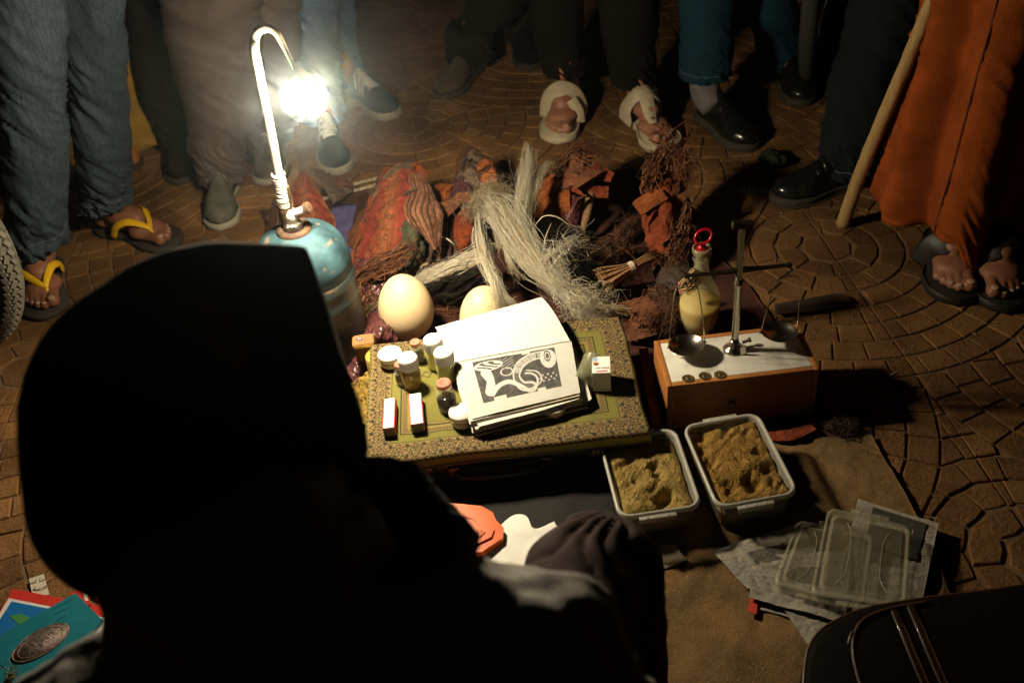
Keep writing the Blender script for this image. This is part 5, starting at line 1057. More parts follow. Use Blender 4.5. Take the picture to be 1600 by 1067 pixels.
# magazines bottom-left
m_teal = mat('teal_cover', (.010, .155, .20), (.008, .13, .17), rough=.45, ns=30, coat=.2); m_bluec = mat('blue_cover', (.012, .13, .38), rough=.4, coat=.3); m_whp = mat('white_print_border', (.62, .62, .60), rough=.6)
m_redb = mat('red_border', (.48, .03, .02), rough=.5); m_grn = mat('green_print', (.05, .22, .06), rough=.5); m_ink = mat('black_ink', (.015, .015, .02), rough=.6)
t = thing('magazine', 'blue magazine with white margin and red top edge, partly under the teal booklet', 'magazine', P(60, 960, .01))
plate_poly(pxpoly([(20, 919), (178, 950), (190, 990), (150, 1080), (-70, 1075)], .010), .010, .006, m_redb, 'red_edge', t)
plate_poly(pxpoly([(14, 934), (172, 966), (160, 1075), (-70, 1070)], .0108), .0108, .0006, m_whp, 'white_margin', t)
plate_poly(pxpoly([(18, 939), (100, 955), (60, 1075), (-60, 1060)], .0116), .0116, .0006, m_bluec, 'blue_picture', t)
plate_poly(pxpoly([(14, 962), (32, 958), (50, 966), (52, 974), (30, 975)], .0122), .0124, .0004, m_grn, 'green_picture', t)
t2 = thing('magazine', 'red folded leaflet sticking up behind the teal booklet', 'magazine', P(130, 925, .01))
plate_poly(pxpoly([(112, 926), (128, 919), (136, 920), (142, 944), (120, 960)], .012), .0135, .0025, m_redb, 'cover', t2); plate_poly(pxpoly([(129, 922), (135, 923), (138, 938), (133, 938)], .0142), .0142, .0005, m_whp, 'pages', t2)
t3 = thing('booklet', 'teal booklet with an oval silver emblem at the lower left corner', 'booklet', P(80, 990, .015))
bk_px = [(118, 926), (160, 968), (90, 1048), (-80, 1100), (-80, 1040), (0, 992)]
plate_poly(pxpoly(bk_px, .0190), .019, .005, m_teal, 'cover', t3)
for (a_, b__) in (((82, 952), (116, 934)), ((84, 960), (108, 948)), ((88, 970), (102, 961)), ((-4, 1034), (8, 1044))):
    mobj('print_line', *tube([P(*a_, .0192), P(*b__, .0192)], .0007, 4, 6), m_ink, t3)
m_emb = mat('silver_rose_emblem', (.30, .22, .19), (.14, .11, .10), rough=.4, metal=.5, ns=120, bump=1, bs=160, bd=.003)
ec = P(64, 1004, .0195); ea = P(108, 978, .0195); eb = P(78, 1032, .0195)
def el(s): return [ec+(ea-ec)*s*math.cos(a)+(eb-ec)*s*.62*math.sin(a) for a in np.linspace(0, 6.28, 33)[:-1]]
plate_poly(np.array([q[:2] for q in el(1)]), .0212, .002, m_emb, 'emblem', t3, True)
for s_ in (.96, .78): mobj('emblem_ring', *tube([q+np.array([0, 0, .0016]) for q in el(s_)], .0010, 6, closed=True), m_emb, t3)
mb = MB()
for k in range(26):
    a = r5.random()*6.28; r_ = r5.random()*.62; q = ec+(ea-ec)*r_*math.cos(a)+(eb-ec)*.62*r_*math.sin(a)+np.array([0, 0, .0018]); w_ = r5.uniform(.002, .005)
    mb.add(tube([q+np.array([w_*math.cos(b__)*1.0, w_*math.sin(b__)*.8, 0]) for b__ in np.linspace(0, 5, 9)], .0006, 5))
mb.build('emblem_relief', m_emb, t3)
t4 = thing('paper_scrap', 'small white paper scrap with two lines of Arabic print above the red edged magazine', 'paper', P(60, 912, .003))
plate_poly(pxpoly([(45, 904), (68, 896), (77, 928), (52, 934)], .004), .004, .001, mat('scrap_paper', (.50, .45, .36), rough=.8), 'sheet', t4)
xd = P(70, 905, .005)-P(45, 911, .005)
text('\uFEBE\uFEDF \uFE8E\uFEE3\u0627'[0:0]+'\uFEB4\uFEDF \uFE8E\uFEE3\uFE8D', .0125, m_ink, t4, P(59, 907, .0042), xd, (-xd[1], xd[0], 0))
text('\uFE94\uFEF4\uFE91\uFEAE\uFECB', .0125, m_ink, t4, P(63, 918, .0042), xd, (-xd[1], xd[0], 0))
m_straw = mat('dry_straw', (.35, .28, .10), rough=.8)
o = strands('straw_tuft', Q((8, 1070, .01), (18, 1055, .03), (26, 1038, .05)), [.006, .01, .014], 24, .0011, m_straw, None, k=6, wander=.004, seed=41); tag(o, 'few dry straws at the very bottom left corner', 'straw')
# ---------------------------------------------------------------- people
m_skin = mat('brown_skin', (.27, .115, .062), (.21, .085, .045), rough=.5, ns=30, bump=.4, bs=140, bd=.002, sub=.12)
m_skin2 = mat('tanned_skin', (.36, .165, .10), (.29, .12, .07), rough=.5, ns=30, bump=.4, bs=140, bd=.002, sub=.12)
m_nail = mat('toenail', (.45, .27, .19), rough=.35)
def denim(n, c, c2): return mat(n, c, c2, spec=.2, rough=.9, ns=210, bump=.9, bs=520, bd=.0012, stretch=(1, 1, .07), stretch_b=(1, 1, .5), fleck=tuple(min(1, x*1.5) for x in c), fleck_s=420, fleck_t=.62, scale_ramp=(.3, .7))
m_jn1 = denim('faded_green_blue_denim', (.058, .082, .098), (.018, .030, .042)); m_jn2 = denim('pale_blue_denim', (.07, .12, .20), (.04, .07, .12))
m_jn3 = denim('teal_denim', (.009, .038, .060), (.005, .020, .034)); m_jn4 = denim('dark_denim', (.008, .012, .016), (.004, .006, .008))
m_tr1 = mat('grey_brown_trouser', (.085, .062, .052), (.055, .040, .034), rough=.9, ns=10, bump=.4, bs=300); m_tr2 = mat('black_trouser', (.009, .008, .007), rough=1, spec=.1, bump=.4, bs=200)
m_tr3 = mat('dark_brown_trouser', (.014, .011, .009), rough=1, spec=.1, bump=.4, bs=200)
m_och = mat('ochre_robe', (.30, .175, .018), (.22, .125, .012), rough=.9, ns=10, bump=.4, bs=300); m_orr = mat('rust_orange_robe', (.29, .062, .010), (.19, .040, .007), rough=.95, spec=.15, ns=14, bump=.9, bs=380, stretch_b=(1, 1, .6))
def garment(name, path, radii, m, parent, ry=1.0, folds=.006, vf=0, nl=7, seed=0, n=110, nv=150, hemfold=.9, close=True, ang=0, hemfn=None):
    c = spline(path, nv); r = np.interp(np.linspace(0, 1, nv), np.linspace(0, 1, len(radii)), radii); th = np.linspace(0, 2*math.pi, n, endpoint=False); rg = np.random.default_rng(seed)
    ex = r[:, None]*np.cos(th)[None]; ey = r[:, None]*np.sin(th)[None]*ry; ca, sa = math.cos(ang), math.sin(ang)
    v = np.stack([c[:, None, 0]+ex*ca-ey*sa, c[:, None, 1]+ex*sa+ey*ca, np.repeat(c[:, 2:3], n, 1)], -1)
    t = np.linspace(0, 1, nv)[:, None]; zz = v[..., 2]; TT = th[None]+0*t
    q = np.stack([np.cos(TT)*.12, np.sin(TT)*.12, zz*1.0], -1).reshape(-1, 3); q[:, 2] += q[:, 0]*.6
    n1 = fnoise(q*np.array([1, 1, 1.6]), 2.4, seed+1).reshape(nv, n); n2 = fnoise(q*np.array([.8, .8, 2.2])+.3, 2.8, seed+11).reshape(nv, n); n3 = fnoise(q*np.array([1, 1, 3.0]), 5.5, seed+12).reshape(nv, n)
    d = folds*(.45*n1+.75*(.35-np.minimum(np.abs(n2)*1.6, 1)))
    hw_ = np.exp(-(zz-zz[0])/.09); d += folds*2.3*(.4-np.minimum(np.abs(n3)*1.7, 1))*hw_
    kn_ = np.exp(-((zz-zz[0]-.38)/.10)**2); d += folds*.9*(.4-np.minimum(np.abs(fnoise(q*np.array([.7, .7, 4.0]), 4, seed+13).reshape(nv, n))*2, 1))*kn_
    d += .0011*fnoise(q*np.array([1, 1, 1.4]), 16, seed+14).reshape(nv, n)*.5
    d[:6] += .0012
    if vf:
        w_ = np.zeros_like(d)
        for k in range(3): w_ += np.sin(TT*(nl+3*k)+rg.random()*6.28+1.2*np.sin(TT*2+rg.random()*6)+zz*1.2)/(1+k)
        d += w_*vf*(1-.45*t)
    nx = np.cos(TT)*ca-np.sin(TT)*sa; ny = np.cos(TT)*sa+np.sin(TT)*ca; v[..., 0] += nx*d; v[..., 1] += ny*d
    if hemfn is not None: v[..., 2] += hemfn(v[0, :, 0], v[0, :, 1])[None]*np.exp(-(zz-zz[0])/.25)
    inner = []
    for k in range(5):
        w2 = v[k*2].copy(); cc = w2.mean(0); w2[:, :2] = cc[:2]+(w2[:, :2]-cc[:2])*.94; inner.append(w2)
    v2 = np.concatenate([np.array(inner[::-1]), v]); f = gridfaces(len(v2), n, False, True)
    f = [g for g in f]; 
    if close: f.append(tuple((len(v2)-1)*n+j for j in range(n)))
    f.append(tuple(range(n))[::-1])
    return v2.reshape(-1, 3), f
SHOE = {}
def ftf(heel, toe, L=.26):
    heel = np.asarray(heel, float); toe = np.asarray(toe, float); d = (toe-heel)[:2]; l = np.linalg.norm(d); d /= l; rgt = np.array([d[1], -d[0]]); s = l/L
    def T(v):
        v = np.atleast_2d(np.array(v, float))*s; return np.c_[heel[0]+v[:, 0]*rgt[0]+v[:, 1]*d[0], heel[1]+v[:, 0]*rgt[1]+v[:, 1]*d[1], v[:, 2]+heel[2]]
    Rm = np.array([[rgt[0], d[0], 0], [rgt[1], d[1], 0], [0, 0, 1]]); return T, Rm, s
def sole_outline(n=40, w=.049, L=.26, side=1, grow=0):
    """x right, y to the toe; side=+1: the big toe is on the right (+x)"""
    t = np.linspace(0, 1, n//2); wout = np.interp(t, [0, .04, .15, .4, .68, .85, .95, 1], [.0, .55, .72, .70, 1.0, .88, .52, 0]); wi = np.interp(t, [0, .04, .15, .42, .70, .88, .96, 1], [.0, .55, .68, .50, .92, .86, .55, 0])
    a = np.c_[side*wi*w, t*L]; b_ = np.c_[-side*wout*w, t*L][::-1][1:-1]; p = np.vstack([a, b_]); p = p if side < 0 else p
    p[:, 1] = p[:, 1]*(1+2*grow/L)-grow; p[:, 0] *= 1+grow/w; return p
def sole(T, side, z0, z1, m, name, parent, w=.049, grow=0):
    p = sole_outline(60, w, .26, side, grow); n = len(p); g = p.mean(0)
    v = np.vstack([np.c_[g+(p-g)*.97, np.full(n, z0)], np.c_[p, np.full(n, z0+.003)], np.c_[p, np.full(n, z1-.002)], np.c_[g+(p-g)*.985, np.full(n, z1)]])
    f = gridfaces(4, n, False, True)+[tuple(range(n))[::-1], tuple(3*n+k for k in range(n))]; return mobj(name, T(v), f, m, parent)
def foot_parts(heel, toe, side, z0=.012):
    """bare foot as ellipsoids for the continuous body; side=+1: big toe on +x"""
    T, R, s = ftf(heel, toe); L = []
    def e(c, r): L.append(('e', T([c])[0]+np.array([0, 0, z0]), np.array(r)*s, R))
    e((0, .030, .026), (.030, .032, .026)); e((-side*.008, .095, .030), (.030, .070, .030)); e((side*.002, .104, .048), (.036, .064, .030)); e((side*.004, .165, .022), (.043, .042, .021)); e((0, .066, .064), (.030, .045, .034)); e((0, .045, .100), (.031, .036, .055))
    tx = [side*.026, side*.0065, -side*.0085, -side*.0215, -side*.033]; ty = [.232, .234, .226, .214, .198]; tr_ = [.0145, .0098, .0092, .0086, .0082]
    for k in range(5):
        a = T([(tx[k]*.95, ty[k]-.050, .018)])[0]+np.array([0, 0, z0]); b_ = T([(tx[k], ty[k]-.022, .0185 if k else .017)])[0]+np.array([0, 0, z0]); c = T([(tx[k], ty[k], tr_[k]*1.02)])[0]+np.array([0, 0, z0])
        L.append(('c', [a, b_, c], [tr_[k]*s*.95, tr_[k]*s*.82, tr_[k]*s*1.05]))
    return L, [(T([(tx[k], ty[k]+tr_[k]*.35, tr_[k]*1.95)])[0]+np.array([0, 0, z0]), tr_[k]*s, R) for k in range(5)]
def nails(lst, parent):
    for c, r, R in lst:
        bm = bmesh.new(); bmesh.ops.create_icosphere(bm, subdivisions=2, radius=1); v = np.array([q.co[:] for q in bm.verts])*np.array([r*.62, r*.62, r*.22]); f = [tuple(q.index for q in p.verts) for p in bm.faces]; bm.free()
        mobj('toenail', v@R.T+c, f, m_nail, parent)
def upper_fn(side, w=.047, hs=None, z0=.022, open_=False):
    hs = hs or [(0, .045), (.06, .062), (.2, .082), (.34, .088), (.45, .072), (.6, .052), (.78, .038), (.9, .031), (.97, .020), (1, .004)]
    def fn(s, t):
        s = np.asarray(s, float); t = np.asarray(t, float); y = .004+s*.252; h = np.interp(s, *zip(*hs))
        wo = np.interp(s, [0, .04, .15, .4, .68, .85, .95, 1], [.0, .52, .70, .68, .97, .86, .50, .0])*w; wi = np.interp(s, [0, .04, .15, .42, .70, .88, .96, 1], [.0, .52, .66, .52, .92, .84, .52, .0])*w
        c = np.cos(t); x = np.where(c > 0, c**.8*wi if False else np.abs(c)**.8*wi, -np.abs(c)**.8*wo)*side; z = z0+h*np.sin(t)**.72
        shrink = 1-.30*np.clip((z-z0)/.09, 0, 1); return np.stack([x*shrink, y, z], -1)
    return fn
def shoe(heel, toe, side, kind, parent, m_up, m_sole, m_extra=None):
    T, R, s = ftf(heel, toe); t = mobj('shoe', *(lambda v, f: (v, f))(*_upper(T, side, kind)), m_up, parent)
    zs = .024 if kind == 'sneaker' else .018
    sole(T, side, .001, zs, m_sole, 'sole', t, w=.0505, grow=.002)
    if kind == 'loafer': sole(T, side, .0005, .004, m_sole, 'sole_welt', t, w=.053, grow=.004)
    fn = upper_fn(side)
    def patch(s0, s1, t0, t1, off, m, name, skew=0, nu=10, nv=10):
        A, B = np.meshgrid(np.linspace(0, 1, nu), np.linspace(0, 1, nv), indexing='ij'); ss = s0+(s1-s0)*A+skew*B; tt = t0+(t1-t0)*B; p = fn(ss.ravel(), tt.ravel()); g = np.array([0, .12, .03]); c = p.copy(); c[:, 1] = p[:, 1]; dr_ = p-np.c_[np.zeros(len(p)), p[:, 1], np.full(len(p), .03)]; dr_ /= np.linalg.norm(dr_, axis=1)[:, None]+1e-9
        up = p+dr_*off; lo = p-dr_*.001; f = gridfaces(nu, nv); N = nu*nv; rim = [i*nv for i in range(nu)]+[(nu-1)*nv+j for j in range(1, nv)]+[i*nv+nv-1 for i in range(nu-2, -1, -1)]+[j for j in range(nv-2, 0, -1)]
        f = f+[(rim[k], rim[(k+1) % len(rim)], rim[(k+1) % len(rim)]+N, rim[k]+N) for k in range(len(rim))]; mobj(name, T(np.vstack([up, lo])), f, m, t)
    if kind == 'sneaker':
        for tt0, tt1 in ((.30, 1.12), (math.pi-1.12, math.pi-.30)):
            for k in range(3): patch(.36+.075*k, .395+.075*k, tt0, tt1, .0014, m_extra, 'side_stripe', skew=-.05)
        patch(.33, .64, 1.22, math.pi-1.22, .0012, m_up, 'tongue')
        for k in range(7):
            s_ = .36+.042*k
            for sg in (-1, 1):
                q = [fn(s_+.020*a*sg, math.pi/2+(a-.5)*.95) for a in np.linspace(0, 1, 7)]; q = [p_+np.array([0, 0, .0045]) for p_ in q]; mobj('lace', *tube(T(np.array(q)), .0042*s, 6, 8, flat=.5), m_extra, t)
    if kind == 'loafer': patch(.40, .52, .55, math.pi-.55, .003, m_up, 'vamp_strap'); patch(.55, .60, .7, math.pi-.7, .0022, m_up, 'toe_seam')
    if kind == 'slip': patch(.42, .46, .5, math.pi-.5, .002, m_sole, 'top_edge')
    return t
def _upper(T, side, kind):
    fn = upper_fn(side); A, B = np.meshgrid(np.linspace(0, 1, 48), np.linspace(0, math.pi, 28), indexing='ij'); p = fn(A.ravel(), B.ravel())
    p[:, 2] += fnoise(p, 18, 5)*.0009; f = gridfaces(48, 28); base = [i*28 for i in range(48)]+[i*28+27 for i in range(47, -1, -1)]; f.append(tuple(base)); return T(p), f
def strap(T, pts, w_, m, name, parent, th=.003, n=30, lift=0):
    p = spline(np.array(pts, float), n); t, a, b_ = frames(p); w_ = np.interp(np.linspace(0, 1, n), np.linspace(0, 1, np.size(w_)), np.atleast_1d(w_)) if np.size(w_) > 1 else np.full(n, w_)
    c0 = np.array([0, .055, -.01]); up = p-c0; up -= t*np.sum(up*t, 1)[:, None]; up /= np.linalg.norm(up, axis=1)[:, None]; sd = np.cross(t, up)
    prof = [(-1, 0), (-.8, 1), (.8, 1), (1, 0), (.8, -.4), (-.8, -.4)]
    v = np.concatenate([(p+sd*(w_/2)[:, None]*x+up*th*y) for x, y in prof]).reshape(6, n, 3).transpose(1, 0, 2).reshape(-1, 3)
    f = gridfaces(n, 6, False, True)+[tuple(range(6)), tuple((n-1)*6+k for k in range(6))[::-1]]; return mobj(name, T(v), f, m, parent)
def flipflop(heel, toe, side, parent, m_strap, m_sole):
    T, R, s = ftf(heel, toe); t = sole(T, side, .001, .014, m_sole, 'flip_flop', parent, w=.052, grow=.008)
    post = (side*.016, .198, .048)
    strap(T, [(side*.042, .085, .018), (side*.043, .110, .052), (side*.033, .145, .068), (side*.020, .182, .058), post], [.016, .019, .020, .016, .010], m_strap, 'strap', t)
    strap(T, [(-side*.048, .085, .018), (-side*.048, .108, .050), (-side*.034, .142, .066), (-side*.004, .180, .058), post], [.016, .019, .020, .016, .010], m_strap, 'strap', t)
    mobj('toe_post', *tube(T([(side*.016, .196, .050), (side*.016, .206, .030), (side*.016, .208, .012)]), .0045*s, 8, 6), m_strap, t)
def sandal(heel, toe, side, parent, m_, m_sole, kind='cross'):
    T, R, s = ftf(heel, toe); t = sole(T, side, .001, .020, m_sole, 'sandal', parent, w=.053, grow=.007)
    p = sole_outline(60, .0525, .26, side, .006); mobj('sole_lip', *tube(T(np.c_[p, np.full(len(p), .021)]), .0022*s, 8, closed=True), m_, t)
    if kind == 'cross':
        strap(T, [(side*.050, .120, .014), (side*.050, .122, .052), (side*.030, .124, .088), (-side*.008, .126, .101), (-side*.042, .128, .072), (-side*.054, .130, .014)], [.045, .050, .058, .058, .048, .040], m_, 'instep_strap', t, .0025)
        strap(T, [(side*.052, .160, .014), (side*.048, .155, .048), (side*.030, .148, .080)], [.036, .034, .034], m_, 'inner_strap', t, .004)
        strap(T, [(side*.030, .020, .02), (side*.038, .050, .075), (side*.030, .095, .100)], [.03, .03, .03], m_, 'side_strap', t, .004)
    elif kind == 'thong':
        strap(T, [(side*.046, .070, .016), (side*.045, .080, .065), (side*.026, .098, .104), (-side*.012, .102, .110), (-side*.044, .090, .075), (-side*.052, .078, .016)], [.060, .055, .050, .050, .055, .060], m_, 'instep_strap', t, .004)
        strap(T, [(0, .095, .116), (side*.006, .130, .096), (side*.012, .165, .072), (side*.015, .192, .060)], [.036, .042, .036, .022], m_, 'toe_strap', t, .004)
        mobj('rivet', *lathe(T([(side*.013, .180, .0700)])[0], [(0, 0), (.006, 0), (.0055, .002), (0, .003)], 14), m_steel, t)
        mobj('buckle', *box(T([(-side*.030, .096, .108)])[0], (.016, .012, .004), .4, .001), m_steel, t)
    else:
        strap(T, [(side*.050, .14, .014), (side*.048, .142, .058), (side*.012, .145, .088), (-side*.035, .142, .068), (-side*.054, .138, .014)], [.062, .062, .06, .062, .062], m_, 'wide_strap', t, .004)
m_thr = mat('faded_seam', (.10, .12, .12), rough=.9)
def FT(x0, y0, x1, y1, L=.265):
    h_, t_ = P(x0, y0, 0), P(x1, y1, 0); d_ = (t_-h_)/np.linalg.norm(t_-h_); return t_-d_*L, t_
def person(label, base, legs, m_cl, feet, skin=m_skin, vox=.010, grp='bystanders around the stall', cloth='trousers', extra=None):
    """legs: [(path hem->hip, radii, kwargs)], feet: [(heel, toe, side, kind, args)]"""
    t = thing('person', label, 'person', base, grp); parts = []; nl = []
    if len(legs) == len(feet):
        for (heel, toe, side, kind, a), lg in zip(feet, legs):
            if kind in ('flipflop', 'sandal', 'sneaker'):
                T, R, s = ftf(heel, toe); an = T([(0, .045, 0)])[0]; 
                if kind == 'sandal': an = T([(0, .030, 0)])[0]; lg[0][0] = np.array([an[0], an[1], .108])
                else: lg[0][0] = np.array([an[0]*.7+lg[0][0][0]*.3, an[1]*.7+lg[0][0][1]*.3, lg[0][0][2]])
            elif kind in ('slip', 'loafer') and not lg[2].pop('keep', 0):
                T, R, s = ftf(heel, toe); an = T([(0, .055, 0)])[0]; lg[0][0] = np.array([an[0], an[1], .045]); lg[0].insert(1, np.array([an[0]*.75+lg[0][1][0]*.25, an[1]*.75+lg[0][1][1]*.25, .15]))
    hips = []
    one = len(legs) == 1
    for (heel, toe, side, kind, a), lg in zip(feet, legs if len(legs) == len(feet) else [legs[0]]*len(feet)):
        T, R, s = ftf(heel, toe); an = T([(0, .045, .10)])[0]
        pth = lg[0]; up = np.array(pth[1]); hip = np.array(pth[-1]); off = np.zeros(3)
        if len(legs) != len(feet): k_ = an-np.array(pth[0]); off = np.array([k_[0]*.45, k_[1]*.45, 0])
        bare = kind in ('flipflop', 'sandal')
        if bare:
            L, N = foot_parts(heel, toe, side, {'flipflop': .014, 'sandal': .020}[kind]); parts += L; nl += N
        else: parts.append(('e', T([(0, .11, .045)])[0], np.array([.026, .085, .018])*s, R)); parts.append(('e', T([(0, .05, .06)])[0], np.array([.026, .030, .035])*s, R))
        hm0 = np.array(pth[0])+off+np.array([0, 0, .07]); 
        mids = [np.array(k) for k in (pth[1:] if len(legs) == len(feet) else [up+off])]; mids = mids if len(legs) == len(feet) else mids+[hip+off*.6]
        parts.append(('c', [an-np.array([0, 0, .015]), hm0]+mids, list(np.linspace(.027, .042, len(mids)+2)))); hips.append(hip+off*.6)
    parts.append(('c', [hips[0], hips[-1]+np.array([.001, 0, 0])], [.10, .10])); hm = (hips[0]+hips[-1])/2; parts.append(('c', [hm, hm+np.array([0, 0, .16])], [.115, .12]))
    ellips(parts, 'body', skin, t, vox, 2); nails(nl, t)
    mb = MB()
    for lg in legs: mb.add(garment(cloth, lg[0], lg[1], m_cl, t, **lg[2]))
    if len(legs) == 2: mb.add(garment(cloth, [hm-np.array([0, 0, .10]), hm, hm+np.array([0, 0, .18])], [.13, .175, .17], m_cl, t, ry=.75, folds=.003, nv=30))
    g = mb.build(cloth, m_cl, t)
    if 'denim' in m_cl.name:
        for vv in mb.v[:2]:
            n = 110; G_ = vv[:len(vv)//n*n].reshape(-1, n, 3); cc = G_[12].mean(0)
            for rw in (12, ): mobj('hem_stitch', *tube(cc+(G_[rw]-cc)*1.004, .0011, 5, closed=True), m_thr, g)
            c3 = G_[:, 27] if G_[20, 27, 0] > G_[20, 82, 0] else G_[:, 82]
            mobj('side_seam', *tube((c3+(c3-G_.mean(1))*.006)[8:], .0017, 6), m_thr, g)
    for (heel, toe, side, kind, a) in feet:
        if kind == 'flipflop': flipflop(heel, toe, side, t, *a)
        elif kind == 'sandal': sandal(heel, toe, side, t, *a)
        else: shoe(heel, toe, side, kind, t, *a)
    return t, g
def PX(*l): return [PY(*q) for q in l]
m_yst = mat('yellow_rubber', (.78, .46, .01), rough=.45); m_fsole = mat('dark_rubber_sole', (.035, .028, .02), rough=.8, bump=.4, bs=150)
# bystander in faded jeans, yellow flip-flops
A = [PY(68, 398, 2.10), PY(52, 200, 2.10), PY(34, -20, 2.08), np.array([-.92, 2.12, .92])]
B = [PY(180, 340, 2.22), PY(158, 200, 2.22), PY(138, -20, 2.18), np.array([-.74, 2.16, .92])]
person('person in faded green blue jeans and yellow flip flops, beside the bicycle wheel', (-1.02, 2.1, 0), [(A, [.074, .078, .086, .10], dict(seed=1, folds=.010)), (B, [.060, .070, .080, .10], dict(seed=2, folds=.011))], m_jn1,
       [(*FT(78, 398, 72, 500), -1, 'flipflop', (m_yst, m_fsole)), (*FT(172, 360, 280, 384), 1, 'flipflop', (m_yst, m_fsole))], vox=.0038)
# bystander in ochre robe behind
R0 = P(165, 262, .03); 
pth = [np.array([-1.16, 2.84, .035]), np.array([-1.15, 2.86, .45]), np.array([-1.12, 2.88, 1.0])]
person('person in a long ochre robe standing behind the jeans with yellow flip flops', (-1.16, 2.84, 0), [(pth, [.235, .20, .17], dict(seed=3, folds=.006, vf=.014, nl=6, ry=.7))], m_och,
       [(np.array([-1.26, 2.80, 0]), np.array([-1.25, 2.56, 0]), 1, 'slip', (m_orng if False else mat('tan_slipper', (.38, .14, .03), rough=.6), m_fsole)), (np.array([-1.10, 2.86, 0]), np.array([-1.05, 2.64, 0]), -1, 'slip', (mat('tan_slipper'), m_fsole))], cloth='robe')
# grey brown trousers, grey-green slip-on
m_slip = mat('grey_green_canvas', (.085, .082, .062), (.055, .052, .04), rough=.85, ns=40, bump=.6, bs=200); m_gsole = mat('grey_sole', (.24, .22, .16), rough=.7)
A = PX((358, 275, 2.47), (352, 180, 2.50), (335, 60, 2.52), (322, -60, 2.52))+[np.array([-.66, 2.56, .95])]
B = PX((425, 225, 2.66), (418, 120, 2.66), (405, -30, 2.64))+[np.array([-.50, 2.62, .95])]
person('person in wide grey brown trousers with grey green slip on shoes, left of the lamp', (-.66, 2.5, 0), [(A, [.062, .085, .115, .135, .14], dict(seed=4, folds=.009)), (B, [.075, .085, .10, .12], dict(seed=5, folds=.009))], m_tr1,
       [(*FT(362, 272, 346, 363), -1, 'slip', (m_slip, m_gsole)), (*FT(432, 220, 420, 292), 1, 'slip', (m_slip, m_gsole))])
# near black figure added for the shaded side of the grey trousers
A = PX((288, 250, 2.72), (262, 120, 2.74), (240, -20, 2.74))+[np.array([-.88, 2.76, .95])]
B = PX((318, 262, 2.78), (300, 120, 2.80), (290, -20, 2.80))+[np.array([-.74, 2.82, .95])]
person('added figure in near black trousers for the shade between ochre robe and grey trousers', (-.9, 2.74, 0), [(A, [.065, .08, .09, .10], dict(seed=6, folds=.008)), (B, [.06, .08, .09, .10], dict(seed=7, folds=.008))], m_tr3,
       [(np.array([-.90, 2.78, 0]), np.array([-.88, 2.53, 0]), -1, 'slip', (m_tr2, m_fsole)), (np.array([-.78, 2.82, 0]), np.array([-.72, 2.57, 0]), 1, 'slip', (m_tr2, m_fsole))])
# blue jeans, striped sneakers
m_snk = mat('dark_suede', (.022, .026, .034), (.016, .018, .024), spec=.2, rough=.9, ns=50, bump=.5, bs=260); m_snw = mat('off_white_leather', (.66, .64, .56), rough=.6); m_sns = mat('cream_rubber', (.30, .27, .19), (.20, .17, .12), rough=.7, ns=60)
A = PX((506, 168, 2.80), (492, 80, 2.80), (478, -40, 2.76))+[np.array([-.46, 2.80, .95])]
B = PX((530, 118, 3.04), (524, 40, 3.04), (520, -60, 3.0))+[np.array([-.30, 2.98, .95])]
person('person in pale blue jeans and dark white striped laced sneakers behind the lamp', (-.42, 2.85, 0), [(A, [.062, .072, .082, .10], dict(seed=8, folds=.007)), (B, [.058, .066, .078, .10], dict(seed=9, folds=.007))], m_jn2,
       [(*FT(512, 196, 530, 276), -1, 'sneaker', (m_snk, m_sns, m_snw)), (*FT(532, 146, 622, 186), 1, 'sneaker', (m_snk, m_sns, m_snw))])
# dark trousers, brown suede shoe
m_sued = mat('brown_suede', (.085, .06, .035), (.05, .038, .024), rough=.9, ns=40, bump=.5, bs=240)
A = PX((740, 100, 3.06), (760, 30, 3.10), (775, -40, 3.10))+[np.array([-.02, 3.2, .95])]
B = PX((815, 75, 3.2), (822, 20, 3.22), (826, -40, 3.22))+[np.array([.12, 3.3, .95])]
person('person in dark brown trousers with worn brown suede shoe, top centre', (0, 3.05, 0), [(A, [.075, .085, .10, .11], dict(seed=10, folds=.008)), (B, [.07, .08, .09, .11], dict(seed=11, folds=.008))], m_tr3,
       [(*FT(752, 100, 690, 158), 1, 'slip', (m_sued, m_fsole)), (*FT(815, 72, 832, 112), -1, 'slip', (m_tr2, m_fsole))])
# black trousers, white sandals
m_wsan = mat('cream_sandal_leather', (.56, .47, .32), (.44, .36, .24), rough=.55, ns=50, bump=.3, bs=150)
A = PX((880, 142, 2.74), (872, 60, 2.78), (866, -30, 2.78))+[np.array([.22, 2.84, .95])]
B = PX((982, 172, 2.60), (985, 80, 2.64), (980, -30, 2.66))+[np.array([.40, 2.74, .95])]
person('person in black trousers wearing cream open toe sandals, top centre right', (.32, 2.65, 0), [(A, [.060, .070, .085, .10], dict(seed=12, folds=.006)), (B, [.060, .070, .085, .10], dict(seed=13, folds=.006))], m_tr2,
       [(*FT(892, 150, 870, 226), -1, 'sandal', (m_wsan, m_wsan, 'cross')), (*FT(975, 168, 1046, 240), 1, 'sandal', (m_wsan, m_wsan, 'thong'))], skin=m_skin2, vox=.0038)
